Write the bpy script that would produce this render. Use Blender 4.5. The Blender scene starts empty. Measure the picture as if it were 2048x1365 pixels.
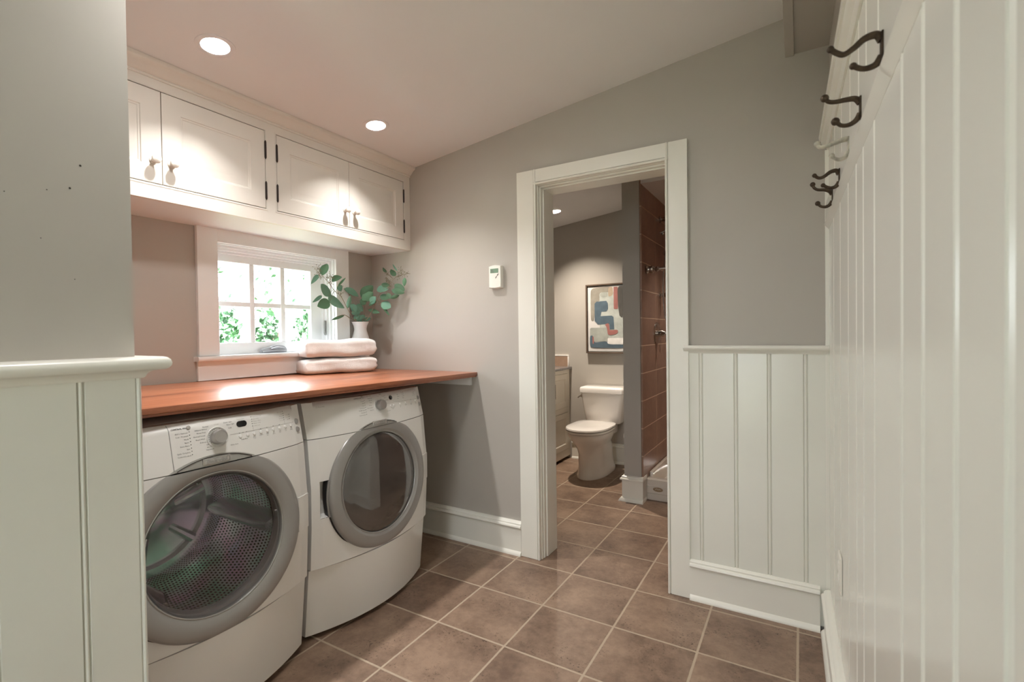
import bpy, bmesh, math, random
from mathutils import Vector, Matrix
random.seed(7)
SC = bpy.context.scene
COL = SC.collection
PI = math.pi

# ------------------------------------------------------------------ camera
cam = bpy.data.cameras.new('camera')
cam_o = bpy.data.objects.new('camera', cam); COL.objects.link(cam_o)
F_PX = 977.58
cam.sensor_width = 36.0; cam.lens = F_PX*36/2048; cam.clip_start = .02
YAW, PITCH, ROLL = -.533149, -.0158184, -.0132386
CAM = Vector((1.678, -2.288, 1.2363))
cy, sy, cp, sp = math.cos(YAW), math.sin(YAW), math.cos(PITCH), math.sin(PITCH)
fwd = Vector((sy*cp, cy*cp, sp)); r0 = Vector((cy, -sy, 0)); u0 = r0.cross(fwd)
rt = math.cos(ROLL)*r0 + math.sin(ROLL)*u0
up = -math.sin(ROLL)*r0 + math.cos(ROLL)*u0
M = Matrix((rt, up, -fwd)).transposed().to_4x4(); M.translation = CAM
cam_o.matrix_world = M
cam.dof.use_dof = True; cam.dof.focus_distance = 2.6; cam.dof.aperture_fstop = 5.6
SC.camera = cam_o

# ------------------------------------------------------------------ view, world, daylight
SC.view_settings.view_transform = 'Standard'; SC.view_settings.look = 'None'
SC.view_settings.gamma = 1; SC.view_settings.use_curve_mapping = False
SC.view_settings.exposure = 0.36
c = SC.cycles
c.use_denoising = True; c.max_bounces = 10; c.diffuse_bounces = 6; c.glossy_bounces = 4
c.transmission_bounces = 6; c.transparent_max_bounces = 12; c.caustics_reflective = False; c.caustics_refractive = False
c.sample_clamp_indirect = 6
W = bpy.data.worlds.new('sky'); SC.world = W; W.use_nodes = True
bg = W.node_tree.nodes['Background']
bg.inputs['Color'].default_value = (.90, .95, 1.0, 1); bg.inputs['Strength'].default_value = 13.0
sun = bpy.data.lights.new('sun', 'SUN'); sun.energy = 60; sun.angle = .01; sun.color = (1, .96, .88)
so = bpy.data.objects.new('sun', sun); COL.objects.link(so)
so.rotation_euler = Vector((-.75, .12, -.9)).to_track_quat('-Z', 'Y').to_euler()
def portal(name, loc, aim, sx, sz):
    l = bpy.data.lights.new(name, 'AREA'); l.shape = 'RECTANGLE'; l.size = sx; l.size_y = sz
    l.cycles.is_portal = True
    o = bpy.data.objects.new(name, l); COL.objects.link(o); o.location = loc
    o.rotation_euler = Vector(aim).to_track_quat('-Z', 'Y').to_euler()
portal('daylight_window', (-1.02, -.595, 1.42), (1, 0, 0), .72, .62)
portal('daylight_door', (1.16, -3.885, 1.03), (0, 1, 0), .62, 2.06)

# ------------------------------------------------------------------ helpers
class MB:
    def __init__(s): s.bm = bmesh.new()
    def box(s, lo, hi, bev=0, seg=2):
        lo, hi = [min(a, b) for a, b in zip(lo, hi)], [max(a, b) for a, b in zip(lo, hi)]
        v = [s.bm.verts.new((x, y, z)) for z in (lo[2], hi[2]) for y in (lo[1], hi[1]) for x in (lo[0], hi[0])]
        f = [s.bm.faces.new([v[i] for i in q]) for q in ((0,2,3,1),(4,5,7,6),(0,1,5,4),(2,6,7,3),(0,4,6,2),(1,3,7,5))]
        if bev:
            ed = list({e for q in f for e in q.edges})
            bmesh.ops.bevel(s.bm, geom=ed, offset=bev, segments=seg, affect='EDGES', profile=.5)
        return s
    def prism(s, poly, axis, a, b, fn=None):
        def P(p, t):
            q = {'x': (t, p[0], p[1]), 'y': (p[0], t, p[1]), 'z': (p[0], p[1], t)}[axis]
            return fn(*q) if fn else q
        A = [s.bm.verts.new(P(p, a)) for p in poly]; B = [s.bm.verts.new(P(p, b)) for p in poly]
        n = len(poly)
        fs = [s.bm.faces.new((A[i], A[(i+1) % n], B[(i+1) % n], B[i])) for i in range(n)]
        fs += [s.bm.faces.new(A[::-1]), s.bm.faces.new(B)]
        bmesh.ops.recalc_face_normals(s.bm, faces=fs)
        return s
    def lathe(s, prof, cen, axis='z', n=48, close=False):
        cen = Vector(cen)
        ax = {'x': (Vector((1,0,0)), Vector((0,1,0)), Vector((0,0,1))), 'y': (Vector((0,1,0)), Vector((0,0,1)), Vector((1,0,0))),
              'z': (Vector((0,0,1)), Vector((1,0,0)), Vector((0,1,0)))}[axis] if isinstance(axis, str) else axis
        rings = []
        for r, h in prof:
            if r < 1e-6: rings.append([s.bm.verts.new(cen+ax[0]*h)])
            else: rings.append([s.bm.verts.new(cen+ax[0]*h+(ax[1]*math.cos(2*PI*i/n)+ax[2]*math.sin(2*PI*i/n))*r) for i in range(n)])
        fs = []
        pairs = list(zip(rings, rings[1:])) + ([(rings[-1], rings[0])] if close else [])
        for A, B in pairs:
            for i in range(n):
                j = (i+1) % n
                if len(A) == 1 and len(B) == 1: continue
                if len(A) == 1: fs.append(s.bm.faces.new((A[0], B[j], B[i])))
                elif len(B) == 1: fs.append(s.bm.faces.new((A[i], A[j], B[0])))
                else: fs.append(s.bm.faces.new((A[i], A[j], B[j], B[i])))
        bmesh.ops.recalc_face_normals(s.bm, faces=fs)
        return s
    def tube(s, pts, r, n=10, cap=True):
        pts = [Vector(p) for p in pts]; rr = r if isinstance(r, (list, tuple)) else [r]*len(pts)
        rings = []; prev = None
        for i, p in enumerate(pts):
            d = (pts[min(i+1, len(pts)-1)]-pts[max(i-1, 0)]).normalized()
            if prev is None:
                a = Vector((0,0,1)) if abs(d.z) < .9 else Vector((1,0,0))
                prev = (a-d*a.dot(d)).normalized()
            else: prev = (prev-d*prev.dot(d)).normalized()
            b = d.cross(prev)
            rings.append([s.bm.verts.new(p+(prev*math.cos(2*PI*k/n)+b*math.sin(2*PI*k/n))*rr[i]) for k in range(n)])
        fs = []
        for A, B in zip(rings, rings[1:]):
            for i in range(n):
                j = (i+1) % n; fs.append(s.bm.faces.new((A[i], A[j], B[j], B[i])))
        if cap: fs += [s.bm.faces.new(rings[0][::-1]), s.bm.faces.new(rings[-1])]
        bmesh.ops.recalc_face_normals(s.bm, faces=fs)
        return s
    def ball(s, cen, r, n=10, sc=(1,1,1)):
        m = Matrix.Translation(Vector(cen)) @ Matrix.Diagonal((r*sc[0], r*sc[1], r*sc[2], 1))
        bmesh.ops.create_uvsphere(s.bm, u_segments=n*2, v_segments=n, radius=1, matrix=m)
        return s
    def grid(s, fn, nu, nv, flip=False):
        V = [[s.bm.verts.new(fn(i/nu, j/nv)) for j in range(nv+1)] for i in range(nu+1)]
        for i in range(nu):
            for j in range(nv):
                q = (V[i][j], V[i+1][j], V[i+1][j+1], V[i][j+1])
                s.bm.faces.new(q[::-1] if flip else q)
        return s
    def loops(s, L, cap=True):          # concentric closed loops of equal length
        R = [[s.bm.verts.new(p) for p in l] for l in L]; n = len(R[0])
        for A, B in zip(R, R[1:]):
            for i in range(n):
                s.bm.faces.new((A[i], A[(i+1) % n], B[(i+1) % n], B[i]))
        if cap: s.bm.faces.new(R[-1])
        return s

ROOT = {}
def origin(o):
    while o.parent: o = o.parent
    return o.location
def mk(name, mb, mat, parent=None, smooth=True, ang=35, mats=None):
    me = bpy.data.meshes.new(name); mb.bm.to_mesh(me); mb.bm.free()
    for m in (mats or [mat]): me.materials.append(m)
    if smooth:
        for p in me.polygons: p.use_smooth = True
        me.set_sharp_from_angle(angle=math.radians(ang))
    o = bpy.data.objects.new(name, me); COL.objects.link(o)
    if parent:
        o.parent = parent; L = origin(parent).copy()
    else:
        xs = [v.co for v in me.vertices]
        L = Vector((sum(v.x for v in xs)/len(xs), sum(v.y for v in xs)/len(xs), min(v.z for v in xs))); o.location = L
    me.transform(Matrix.Translation(-L))
    return o
def tag(o, label, cat, group=None, kind=None):
    o['label'] = label; o['category'] = cat
    if group: o['group'] = group
    if kind: o['kind'] = kind
    return o
def thing(name, loc, label, cat, group=None):
    o = bpy.data.objects.new(name, None); COL.objects.link(o); o.location = loc; o.empty_display_size = .05
    return tag(o, label, cat, group)
def struct(name, mb, mat, label, cat, parent=None, smooth=True):
    o = mk(name, mb, mat, parent, smooth)
    if not parent: tag(o, label, cat, None, 'structure')
    return o

# ------------------------------------------------------------------ materials
def new_mat(name):
    m = bpy.data.materials.new(name); m.use_nodes = True
    nt = m.node_tree; return m, nt, nt.nodes['Principled BSDF']
def N(nt, t, **kw):
    n = nt.nodes.new(t)
    for k, v in kw.items():
        if k in n.inputs: n.inputs[k].default_value = v
        else: setattr(n, k, v)
    return n
def pos(nt): return nt.nodes.new('ShaderNodeNewGeometry').outputs['Position']
def obj_co(nt): return nt.nodes.new('ShaderNodeTexCoord').outputs['Object']
def math_(nt, op, a, b=None):
    n = nt.nodes.new('ShaderNodeMath'); n.operation = op
    for i, v in enumerate((a, b)):
        if v is None: continue
        if hasattr(v, 'links'): nt.links.new(v, n.inputs[i])
        else: n.inputs[i].default_value = v
    return n.outputs[0]
def ramp(nt, fac, stops):
    r = nt.nodes.new('ShaderNodeValToRGB'); nt.links.new(fac, r.inputs[0])
    e = r.color_ramp.elements
    while len(e) < len(stops): e.new(.5)
    for q, (p, col) in zip(e, stops): q.position = p; q.color = (*col, 1)
    return r.outputs[0]
def mixc(nt, fac, a, b, mode='MIX'):
    n = nt.nodes.new('ShaderNodeMix'); n.data_type = 'RGBA'; n.blend_type = mode
    for s_, v in ((n.inputs[0], fac), (n.inputs[6], a), (n.inputs[7], b)):
        if hasattr(v, 'links'): nt.links.new(v, s_)
        elif isinstance(v, tuple): s_.default_value = (*v, 1)
        else: s_.default_value = v
    return n.outputs[2]
def bump(nt, b, h, strength=.2, dist=.002):
    n = nt.nodes.new('ShaderNodeBump'); n.inputs['Strength'].default_value = strength; n.inputs['Distance'].default_value = dist
    nt.links.new(h, n.inputs['Height']); nt.links.new(n.outputs[0], b.inputs['Normal'])
def noise(nt, co, scale, detail=3, rough=.5):
    n = N(nt, 'ShaderNodeTexNoise', Scale=scale, Detail=detail, Roughness=rough); nt.links.new(co, n.inputs['Vector']); return n.outputs[0]
def paint(name, col, rough=.5, var=.04, nscale=6, bstr=.05, bscale=180, coat=0, metal=0, spec=.5):
    m, nt, b = new_mat(name); p = obj_co(nt)
    n = noise(nt, p, nscale, 4)
    d = tuple(max(0, x*(1-var)) for x in col); l = tuple(min(1, x*(1+var)) for x in col)
    nt.links.new(ramp(nt, n, [(.3, d), (.7, l)]), b.inputs['Base Color'])
    b.inputs['Roughness'].default_value = rough; b.inputs['Metallic'].default_value = metal
    b.inputs['Coat Weight'].default_value = coat; b.inputs['Specular IOR Level'].default_value = spec
    if bstr: bump(nt, b, noise(nt, p, bscale, 2), bstr, .001)
    return m
M_wall = paint('wall_paint', (.450, .422, .382), .55, .02, 3, .06, 140)
M_trim = paint('trim_paint', (.82, .81, .745), .28, .015, 5, .04, 60)
M_bead = paint('bead_paint', (.79, .79, .725), .22, .015, 4, .03, 40)
M_ceil = paint('ceiling_paint', (.80, .785, .785), .6, .01, 3, .04, 120)
M_cab = paint('cabinet_paint', (.76, .72, .66), .32, .012, 5, .03, 70)
M_white = paint('white_paint', (.82, .83, .83), .3, .01, 5, .02, 60)
M_vinyl = paint('white_vinyl', (.88, .90, .92), .3, .01, 5, 0)
M_appl = paint('appliance_enamel', (.84, .835, .82), .22, .008, 3, 0, coat=.4)
M_panel = paint('appliance_plastic', (.80, .795, .775), .34, .008, 3, 0)
M_side = paint('appliance_side', (.77, .775, .77), .3, .01, 3, .02, 300)
M_silver = paint('silver_plastic', (.36, .355, .345), .3, .015, 3, .02, 500, metal=.35)
M_silver2 = paint('silver_trim', (.40, .40, .38), .28, .015, 3, .02, 500, metal=.35)
M_badge = paint('badge_metal', (.55, .54, .52), .25, .02, 8, 0, metal=.6)
M_knob = paint('knob_satin_metal', (.50, .49, .48), .3, .04, 30, .03, 400, metal=.8)
M_black = paint('black_rubber', (.012, .012, .013), .45, .05, 20, .02, 200)
M_dark = paint('dark_cavity', (.02, .019, .018), .7, .05, 20, 0)
M_ink = paint('printed_ink', (.11, .11, .11), .6, .03, 20, 0)
M_inkl = paint('pale_ink', (.42, .41, .39), .6, .03, 20, 0)
M_lcd = paint('display_black', (.01, .01, .011), .08, .05, 20, 0)
M_bronze = paint('aged_bronze', (.075, .055, .038), .42, .35, 60, .2, 120, metal=.85)
M_chip = paint('chipped_white_iron', (.42, .40, .33), .5, .5, 45, .3, 90)
M_hinge = paint('dark_bronze_hinge', (.035, .026, .022), .45, .2, 60, .05, 200, metal=.6)
M_porc = paint('porcelain', (.83, .80, .77), .12, .006, 3, 0, coat=.6)
M_nickel = paint('brushed_nickel', (.50, .46, .42), .24, .03, 40, .03, 300, metal=1)
M_cream = paint('cream_paint', (.72, .67, .58), .35, .012, 5, .03, 70)
M_vase = paint('matte_ceramic', (.86, .85, .86), .5, .008, 6, .05, 90)
M_tstat = paint('thermostat_plastic', (.82, .82, .76), .4, .006, 6, 0)
M_lcdg = paint('lcd_green', (.20, .31, .22), .25, .04, 40, 0)
M_frame = paint('walnut_frame', (.11, .075, .052), .4, .2, 30, .05, 100)
M_stem = paint('woody_stem', (.22, .17, .11), .7, .2, 60, .1, 200)
M_berry = paint('seed_bead', (.17, .15, .09), .6, .3, 60, 0)
M_paper = paint('tissue_paper', (.85, .83, .80), .9, .01, 40, .2, 200)
M_pan = paint('shower_acrylic', (.70, .65, .58), .2, .01, 4, 0, coat=.3)
M_tan = paint('tan_badge', (.33, .24, .15), .4, .1, 60, .05, 200)
M_brick = paint('bark', (.23, .16, .12), .9, .3, 12, .6, 40)
M_card = paint('light_switch_plastic', (.78, .76, .68), .4, .01, 20, 0)

def mat_tile(name, T, c1, c2, grout, gw, axes, rough=.35, pits=True, offs=(0, 0), vari=.35):
    m, nt, b = new_mat(name); p = pos(nt)
    s = nt.nodes.new('ShaderNodeSeparateXYZ'); nt.links.new(p, s.inputs[0])
    a = math_(nt, 'ADD', s.outputs[axes[0]], 40*T[0]+offs[0]); d = math_(nt, 'ADD', s.outputs[axes[1]], 40*T[1]+offs[1])
    da = math_(nt, 'PINGPONG', a, T[0]/2); dd = math_(nt, 'PINGPONG', d, T[1]/2)
    wob = math_(nt, 'MULTIPLY', math_(nt, 'SUBTRACT', noise(nt, p, 60, 2), .5), .0022)
    mn = math_(nt, 'ADD', math_(nt, 'MINIMUM', da, dd), wob)
    isg = nt.nodes.new('ShaderNodeMapRange'); isg.inputs[1].default_value = gw*.8; isg.inputs[2].default_value = gw*1.25
    nt.links.new(mn, isg.inputs[0])
    ia = math_(nt, 'FLOOR', math_(nt, 'DIVIDE', a, T[0])); ib = math_(nt, 'FLOOR', math_(nt, 'DIVIDE', d, T[1]))
    cb = nt.nodes.new('ShaderNodeCombineXYZ'); nt.links.new(ia, cb.inputs[0]); nt.links.new(ib, cb.inputs[1])
    wn = nt.nodes.new('ShaderNodeTexWhiteNoise'); nt.links.new(cb.outputs[0], wn.inputs['Vector'])
    off = nt.nodes.new('ShaderNodeVectorMath'); off.operation = 'MULTIPLY_ADD'
    nt.links.new(wn.outputs['Color'], off.inputs[0]); off.inputs[1].default_value = (7, 7, 7); nt.links.new(p, off.inputs[2])
    n1 = noise(nt, off.outputs[0], 5.5, 8, .62); n2 = noise(nt, off.outputs[0], 38, 6, .65)
    f = math_(nt, 'ADD', math_(nt, 'MULTIPLY', n1, .68), math_(nt, 'MULTIPLY', n2, .32))
    f = math_(nt, 'ADD', f, math_(nt, 'MULTIPLY', math_(nt, 'SUBTRACT', wn.outputs['Value'], .5), vari*.25))
    mid = tuple((x+y)/2 for x, y in zip(c1, c2))
    tc = ramp(nt, f, [(.36, c1), (.5, mid), (.64, c2)])
    h = isg.outputs[0]
    if pits:
        pz = noise(nt, off.outputs[0], 95, 4, .7); pm = ramp(nt, pz, [(.35, (.30, .26, .24)), (.43, (1, 1, 1))])
        zone = ramp(nt, noise(nt, off.outputs[0], 7, 2), [(.46, (1, 1, 1)), (.62, (0, 0, 0))])
        tc = mixc(nt, 1.0, tc, mixc(nt, zone, pm, (1., 1., 1.)), 'MULTIPLY')
    nt.links.new(mixc(nt, isg.outputs[0], grout, tc), b.inputs['Base Color'])
    rr = nt.nodes.new('ShaderNodeMapRange'); rr.inputs[3].default_value = .85; rr.inputs[4].default_value = rough
    nt.links.new(isg.outputs[0], rr.inputs[0]); nt.links.new(rr.outputs[0], b.inputs['Roughness'])
    hh = math_(nt, 'ADD', h, math_(nt, 'MULTIPLY', n2, .35)); bump(nt, b, hh, .35, .0025)
    return m
T = .333
M_floor = mat_tile('floor_tile', (T, T), (.145, .090, .062), (.315, .215, .152), (.42, .335, .25), .0042, (0, 1), .42)
M_shtile = mat_tile('shower_tile', (.40, .20), (.27, .165, .12), (.37, .24, .178), (.62, .47, .36), .0034, (1, 2), .3, False, (0, -.135), .15)
M_shtileb = mat_tile('shower_tile_back', (.40, .20), (.27, .165, .12), (.37, .24, .178), (.52, .38, .28), .0022, (0, 2), .3, False, (0, -.135), .15)

def mat_wood():
    m, nt, b = new_mat('cherry_wood'); p = pos(nt)
    mp = nt.nodes.new('ShaderNodeMapping'); nt.links.new(p, mp.inputs[0]); mp.inputs['Scale'].default_value = (14, .9, 14)
    w1 = noise(nt, mp.outputs[0], 3.0, 6, .6)
    mp2 = nt.nodes.new('ShaderNodeMapping'); nt.links.new(p, mp2.inputs[0]); mp2.inputs['Scale'].default_value = (90, 2.5, 90)
    w2 = noise(nt, mp2.outputs[0], 3.0, 4, .6)
    s = nt.nodes.new('ShaderNodeSeparateXYZ'); nt.links.new(p, s.inputs[0])
    bd = math_(nt, 'FLOOR', math_(nt, 'DIVIDE', math_(nt, 'ADD', s.outputs[0], 5), .14))
    wn = nt.nodes.new('ShaderNodeTexWhiteNoise'); wn.noise_dimensions = '1D'; nt.links.new(bd, wn.inputs['W'])
    f = math_(nt, 'ADD', math_(nt, 'MULTIPLY', w1, .6), math_(nt, 'MULTIPLY', w2, .25))
    f = math_(nt, 'ADD', f, math_(nt, 'MULTIPLY', wn.outputs['Value'], .15))
    nt.links.new(ramp(nt, f, [(.36, (.17, .050, .022)), (.5, (.34, .115, .052)), (.63, (.47, .185, .090))]), b.inputs['Base Color'])
    b.inputs['Roughness'].default_value = .34; b.inputs['Coat Weight'].default_value = .22; b.inputs['Coat Roughness'].default_value = .24
    bump(nt, b, w2, .05, .001)
    return m
M_wood = mat_wood()
def mat_granite():
    m, nt, b = new_mat('grey_granite'); p = pos(nt)
    v = N(nt, 'ShaderNodeTexVoronoi', Scale=160.0); nt.links.new(p, v.inputs['Vector'])
    nt.links.new(ramp(nt, math_(nt, 'ADD', math_(nt, 'MULTIPLY', v.outputs['Distance'], .7), math_(nt, 'MULTIPLY', noise(nt, p, 90), .4)),
                 [(.3, (.05, .045, .045)), (.5, (.16, .15, .15)), (.75, (.34, .31, .30))]), b.inputs['Base Color'])
    b.inputs['Roughness'].default_value = .15
    return m
M_granite = mat_granite()
def mat_pane(name, tint, f0=.04, rough=.015):
    m = bpy.data.materials.new(name); m.use_nodes = True; nt = m.node_tree; nt.nodes.clear()
    out = nt.nodes.new('ShaderNodeOutputMaterial'); mx = nt.nodes.new('ShaderNodeMixShader')
    tr = nt.nodes.new('ShaderNodeBsdfTransparent'); tr.inputs[0].default_value = (*tint, 1)
    gl = nt.nodes.new('ShaderNodeBsdfGlossy'); gl.inputs['Roughness'].default_value = rough
    g = nt.nodes.new('ShaderNodeNewGeometry'); d = nt.nodes.new('ShaderNodeVectorMath'); d.operation = 'DOT_PRODUCT'
    nt.links.new(g.outputs['Normal'], d.inputs[0]); nt.links.new(g.outputs['Incoming'], d.inputs[1])
    k = math_(nt, 'POWER', math_(nt, 'SUBTRACT', 1.0, math_(nt, 'ABSOLUTE', d.outputs['Value'])), 5.0)
    fr = math_(nt, 'ADD', f0, math_(nt, 'MULTIPLY', k, 1-f0))
    nt.links.new(fr, mx.inputs[0]); nt.links.new(tr.outputs[0], mx.inputs[1]); nt.links.new(gl.outputs[0], mx.inputs[2])
    nt.links.new(mx.outputs[0], out.inputs[0]); return m
M_pane = mat_pane('window_glass', (.98, .99, .99))
M_bowl = mat_pane('smoked_door_glass', (.90, .89, .89), .09)
def mat_dryglass():
    m, nt, b = new_mat('dark_door_glass'); p = obj_co(nt)
    nt.links.new(ramp(nt, noise(nt, p, 4), [(.4, (.060, .055, .052)), (.6, (.075, .068, .064))]), b.inputs['Base Color'])
    b.inputs['Roughness'].default_value = .03; b.inputs['IOR'].default_value = 2.1; return m
M_dglass = mat_dryglass()
def mat_drum():
    m, nt, b = new_mat('perforated_steel'); p = obj_co(nt)
    at = nt.nodes.new('ShaderNodeUVMap')
    mp = nt.nodes.new('ShaderNodeMapping'); nt.links.new(at.outputs[0], mp.inputs[0]); mp.inputs['Scale'].default_value = (150, 36, 1)
    s = nt.nodes.new('ShaderNodeSeparateXYZ'); nt.links.new(mp.outputs[0], s.inputs[0])
    row = math_(nt, 'FLOOR', s.outputs[1]); sh = math_(nt, 'MULTIPLY', math_(nt, 'MODULO', row, 2.0), .5)
    fx = math_(nt, 'SUBTRACT', math_(nt, 'FRACT', math_(nt, 'ADD', s.outputs[0], sh)), .5); fy = math_(nt, 'SUBTRACT', math_(nt, 'FRACT', s.outputs[1]), .5)
    dd = math_(nt, 'SQRT', math_(nt, 'ADD', math_(nt, 'MULTIPLY', fx, fx), math_(nt, 'MULTIPLY', fy, fy)))
    hole = nt.nodes.new('ShaderNodeMapRange'); hole.inputs[1].default_value = .26; hole.inputs[2].default_value = .33; nt.links.new(dd, hole.inputs[0])
    nz = noise(nt, p, 4.5, 2)
    irid = ramp(nt, nz, [(.36, (.40, .74, .58)), (.45, (.72, .76, .80)), (.52, (.80, .55, .76)), (.59, (.68, .64, .86)), (.68, (.80, .80, .78))])  # rainbow reflections painted into the steel colour
    nt.links.new(mixc(nt, hole.outputs[0], (.015, .015, .017), irid), b.inputs['Base Color'])
    b.inputs['Metallic'].default_value = 1; b.inputs['Roughness'].default_value = .28
    bump(nt, b, hole.outputs[0], .5, .002); return m
M_drum = mat_drum()
M_steel = paint('brushed_steel', (.80, .80, .80), .22, .08, 14, .04, 200, metal=1)
def mat_towel():
    m, nt, b = new_mat('terry_cloth'); p = obj_co(nt)
    n = noise(nt, p, 330, 3, .7); n2 = noise(nt, p, 30, 3)
    nt.links.new(ramp(nt, n2, [(.3, (.80, .785, .765)), (.7, (.86, .85, .84))]), b.inputs['Base Color'])
    b.inputs['Roughness'].default_value = .95; b.inputs['Sheen Weight'].default_value = .5
    bump(nt, b, math_(nt, 'ADD', n, n2), .9, .004); return m
M_towel = mat_towel()
def mat_leaf(name, a, b_, back):
    m, nt, b = new_mat(name); p = pos(nt)
    n = noise(nt, p, 16, 3)
    g = nt.nodes.new('ShaderNodeNewGeometry')
    nt.links.new(mixc(nt, g.outputs['Backfacing'], ramp(nt, n, [(.35, a), (.65, b_)]), back), b.inputs['Base Color'])
    b.inputs['Roughness'].default_value = .55; b.inputs['Specular IOR Level'].default_value = .25
    bump(nt, b, noise(nt, p, 120), .1, .001); return m
M_leaf = mat_leaf('eucalyptus_leaf', (.040, .125, .035), (.09, .22, .09), (.12, .25, .15))
M_leaf2 = mat_leaf('eucalyptus_leaf_pale', (.06, .19, .10), (.13, .28, .19), (.15, .30, .22))
M_leafd = mat_leaf('eucalyptus_leaf_dark', (.030, .070, .028), (.065, .125, .050), (.075, .15, .085))
M_bush = mat_leaf('garden_leaf', (.020, .060, .024), (.045, .12, .050), (.045, .11, .05))
M_lawn = paint('lawn_grass', (.33, .36, .27), .9, .4, 6, .8, 60)
def mat_emit(name, col, s):
    m = bpy.data.materials.new(name); m.use_nodes = True; nt = m.node_tree; b = nt.nodes['Principled BSDF']
    b.inputs['Emission Color'].default_value = (*col, 1); b.inputs['Emission Strength'].default_value = s; return m
M_lens = mat_emit('lit_lens', (1, .93, .82), 14)

# ------------------------------------------------------------------ room shell
YB = .068                                  # laundry face of the back wall
YB2 = .23                                  # bathroom face
XL = -.80
def ceil_z(x): return 2.286+.122*(x+.4)
YR = -3.72
m = MB(); m.box((-1.1, YR-.25, -.12), (2.15, 2.45, 0)); struct('floor', m, M_floor, 'brown square floor tiles with pale grout lines', 'floor', smooth=False)
m = MB(); m.prism([(-1.1, ceil_z(-1.1)), (2.15, ceil_z(2.15)), (2.15, ceil_z(2.15)+.15), (-1.1, ceil_z(-1.1)+.15)], 'y', YR-.25, 2.45)
struct('ceiling', m, M_ceil, 'pale sloping ceiling over laundry and bathroom', 'ceiling', smooth=False)
# window wall
OY0, OY1, OZ0, OZ1 = -.955, -.235, 1.125, 1.712
m = MB()
m.box((-1.0, YR-.2, 0), (XL, OY0, ceil_z(-1.0))); m.box((-1.0, OY1, 0), (XL, YB2, ceil_z(-1.0)))
m.box((-1.0, OY0, 0), (XL, OY1, OZ0)); m.box((-1.0, OY0, OZ1), (XL, OY1, ceil_z(-1.0)))
struct('wall_left', m, M_wall, 'taupe window wall behind the machines', 'wall', smooth=False)
# back wall with the doorway
DX0, DX1, DZ = .445, 1.16, 2.045
m = MB()
m.prism([(XL, 0), (DX0, 0), (DX0, DZ), (DX1, DZ), (DX1, 0), (1.95, 0), (1.95, ceil_z(1.95)), (XL, ceil_z(XL))], 'y', YB, YB2)
struct('wall_back', m, M_wall, 'taupe wall with the doorway to the bathroom', 'wall', smooth=False)
# partition on the near left
m = MB(); m.box((XL, YR, 0), (.385, -1.772, ceil_z(XL)-.002)); 
m.prism([(XL, ceil_z(XL)-.003), (.385, ceil_z(XL)-.003), (.385, ceil_z(.385))], 'y', YR, -1.7735)
wn = struct('wall_partition', m, M_wall, 'near taupe wall at left with small nail holes above the white panelling', 'wall', smooth=False)
for yy, zz, rr in ((-1.86, 1.598, .0022), (-1.878, 1.547, .0020), (-1.914, 1.535, .0012), (-1.975, 1.517, .0011), (-1.925, 1.437, .0010), (-1.874, 1.360, .0010)):
    h = MB(); h.lathe([(rr, .0003), (0, .0004)], (.385, yy, zz), 'x', 10); mk('nail_hole', h, M_hinge, wn)
# front wall behind the camera with an unseen glazed door added for its daylight
GX0, GX1, GZ = .86, 1.46, 2.05
m = MB()
m.prism([(.385, 0), (GX0, 0), (GX0, GZ), (GX1, GZ), (GX1, 0), (2.1, 0), (2.1, ceil_z(2.1)), (.385, ceil_z(.385))], 'y', YR-.15, YR)
struct('wall_front', m, M_wall, 'taupe wall behind the viewer with an added glazed door', 'wall', smooth=False)
d2 = thing('door_2', (1.16, YR, 0), 'white glazed door added behind the viewer to let daylight in', 'door'); d2['kind'] = 'structure'
m = MB()
for a, b in (((GX0, YR-.12, .0), (GX0+.1, YR-.06, GZ)), ((GX1-.1, YR-.12, 0), (GX1, YR-.06, GZ)), ((GX0, YR-.12, 0), (GX1, YR-.06, .22)), ((GX0, YR-.12, GZ-.1), (GX1, YR-.06, GZ))): m.box(a, b)
for k in range(1, 3): m.box((GX0+k*(GX1-GX0)/3-.012, YR-.11, .2), (GX0+k*(GX1-GX0)/3+.012, YR-.07, GZ-.1))
for k in range(1, 5): m.box((GX0+.1, YR-.11, .22+k*.356-.012), (GX1-.1, YR-.07, .22+k*.356+.012))
mk('door_frame', m, M_white, d2, False)
m = MB(); m.box((GX0+.1, YR-.093, .22), (GX1-.1, YR-.087, GZ-.1)); mk('glass_pane', m, M_pane, d2, False)
# right wall: slightly out of square; t runs along it towards the viewer, h stands out from it
RS = .02; RX = 1.778
def RW(t, h, z): return (RX+RS*t-h, YB-t-RS*h, z)
def rw(m, poly, t0, t1):  return m.prism(poly, 'x', t0, t1, fn=lambda t, h, z: RW(t, h, z))
RT = YB-YR
m = MB(); rw(m, [(-.16, 0), (-.003, 0), (-.003, 2.56), (-.16, 2.56)], 0, RT); struct('wall_right', m, M_wall, 'taupe wall above the tall white panelling at right', 'wall', smooth=False)
# dropped soffit along the right wall
m = MB(); m.box((1.66, YR, 2.375), (1.95, YB, 2.54)); struct('trim_1', m, M_wall, 'taupe dropped soffit along the top of the right wall', 'soffit', smooth=False)
m = MB(); m.box((1.627, YR, 2.368), (1.66, YB, 2.54), .002); struct('trim_2', m, M_wall, 'narrow moulding strip along the edge of the dropped soffit', 'moulding', smooth=False)
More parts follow.
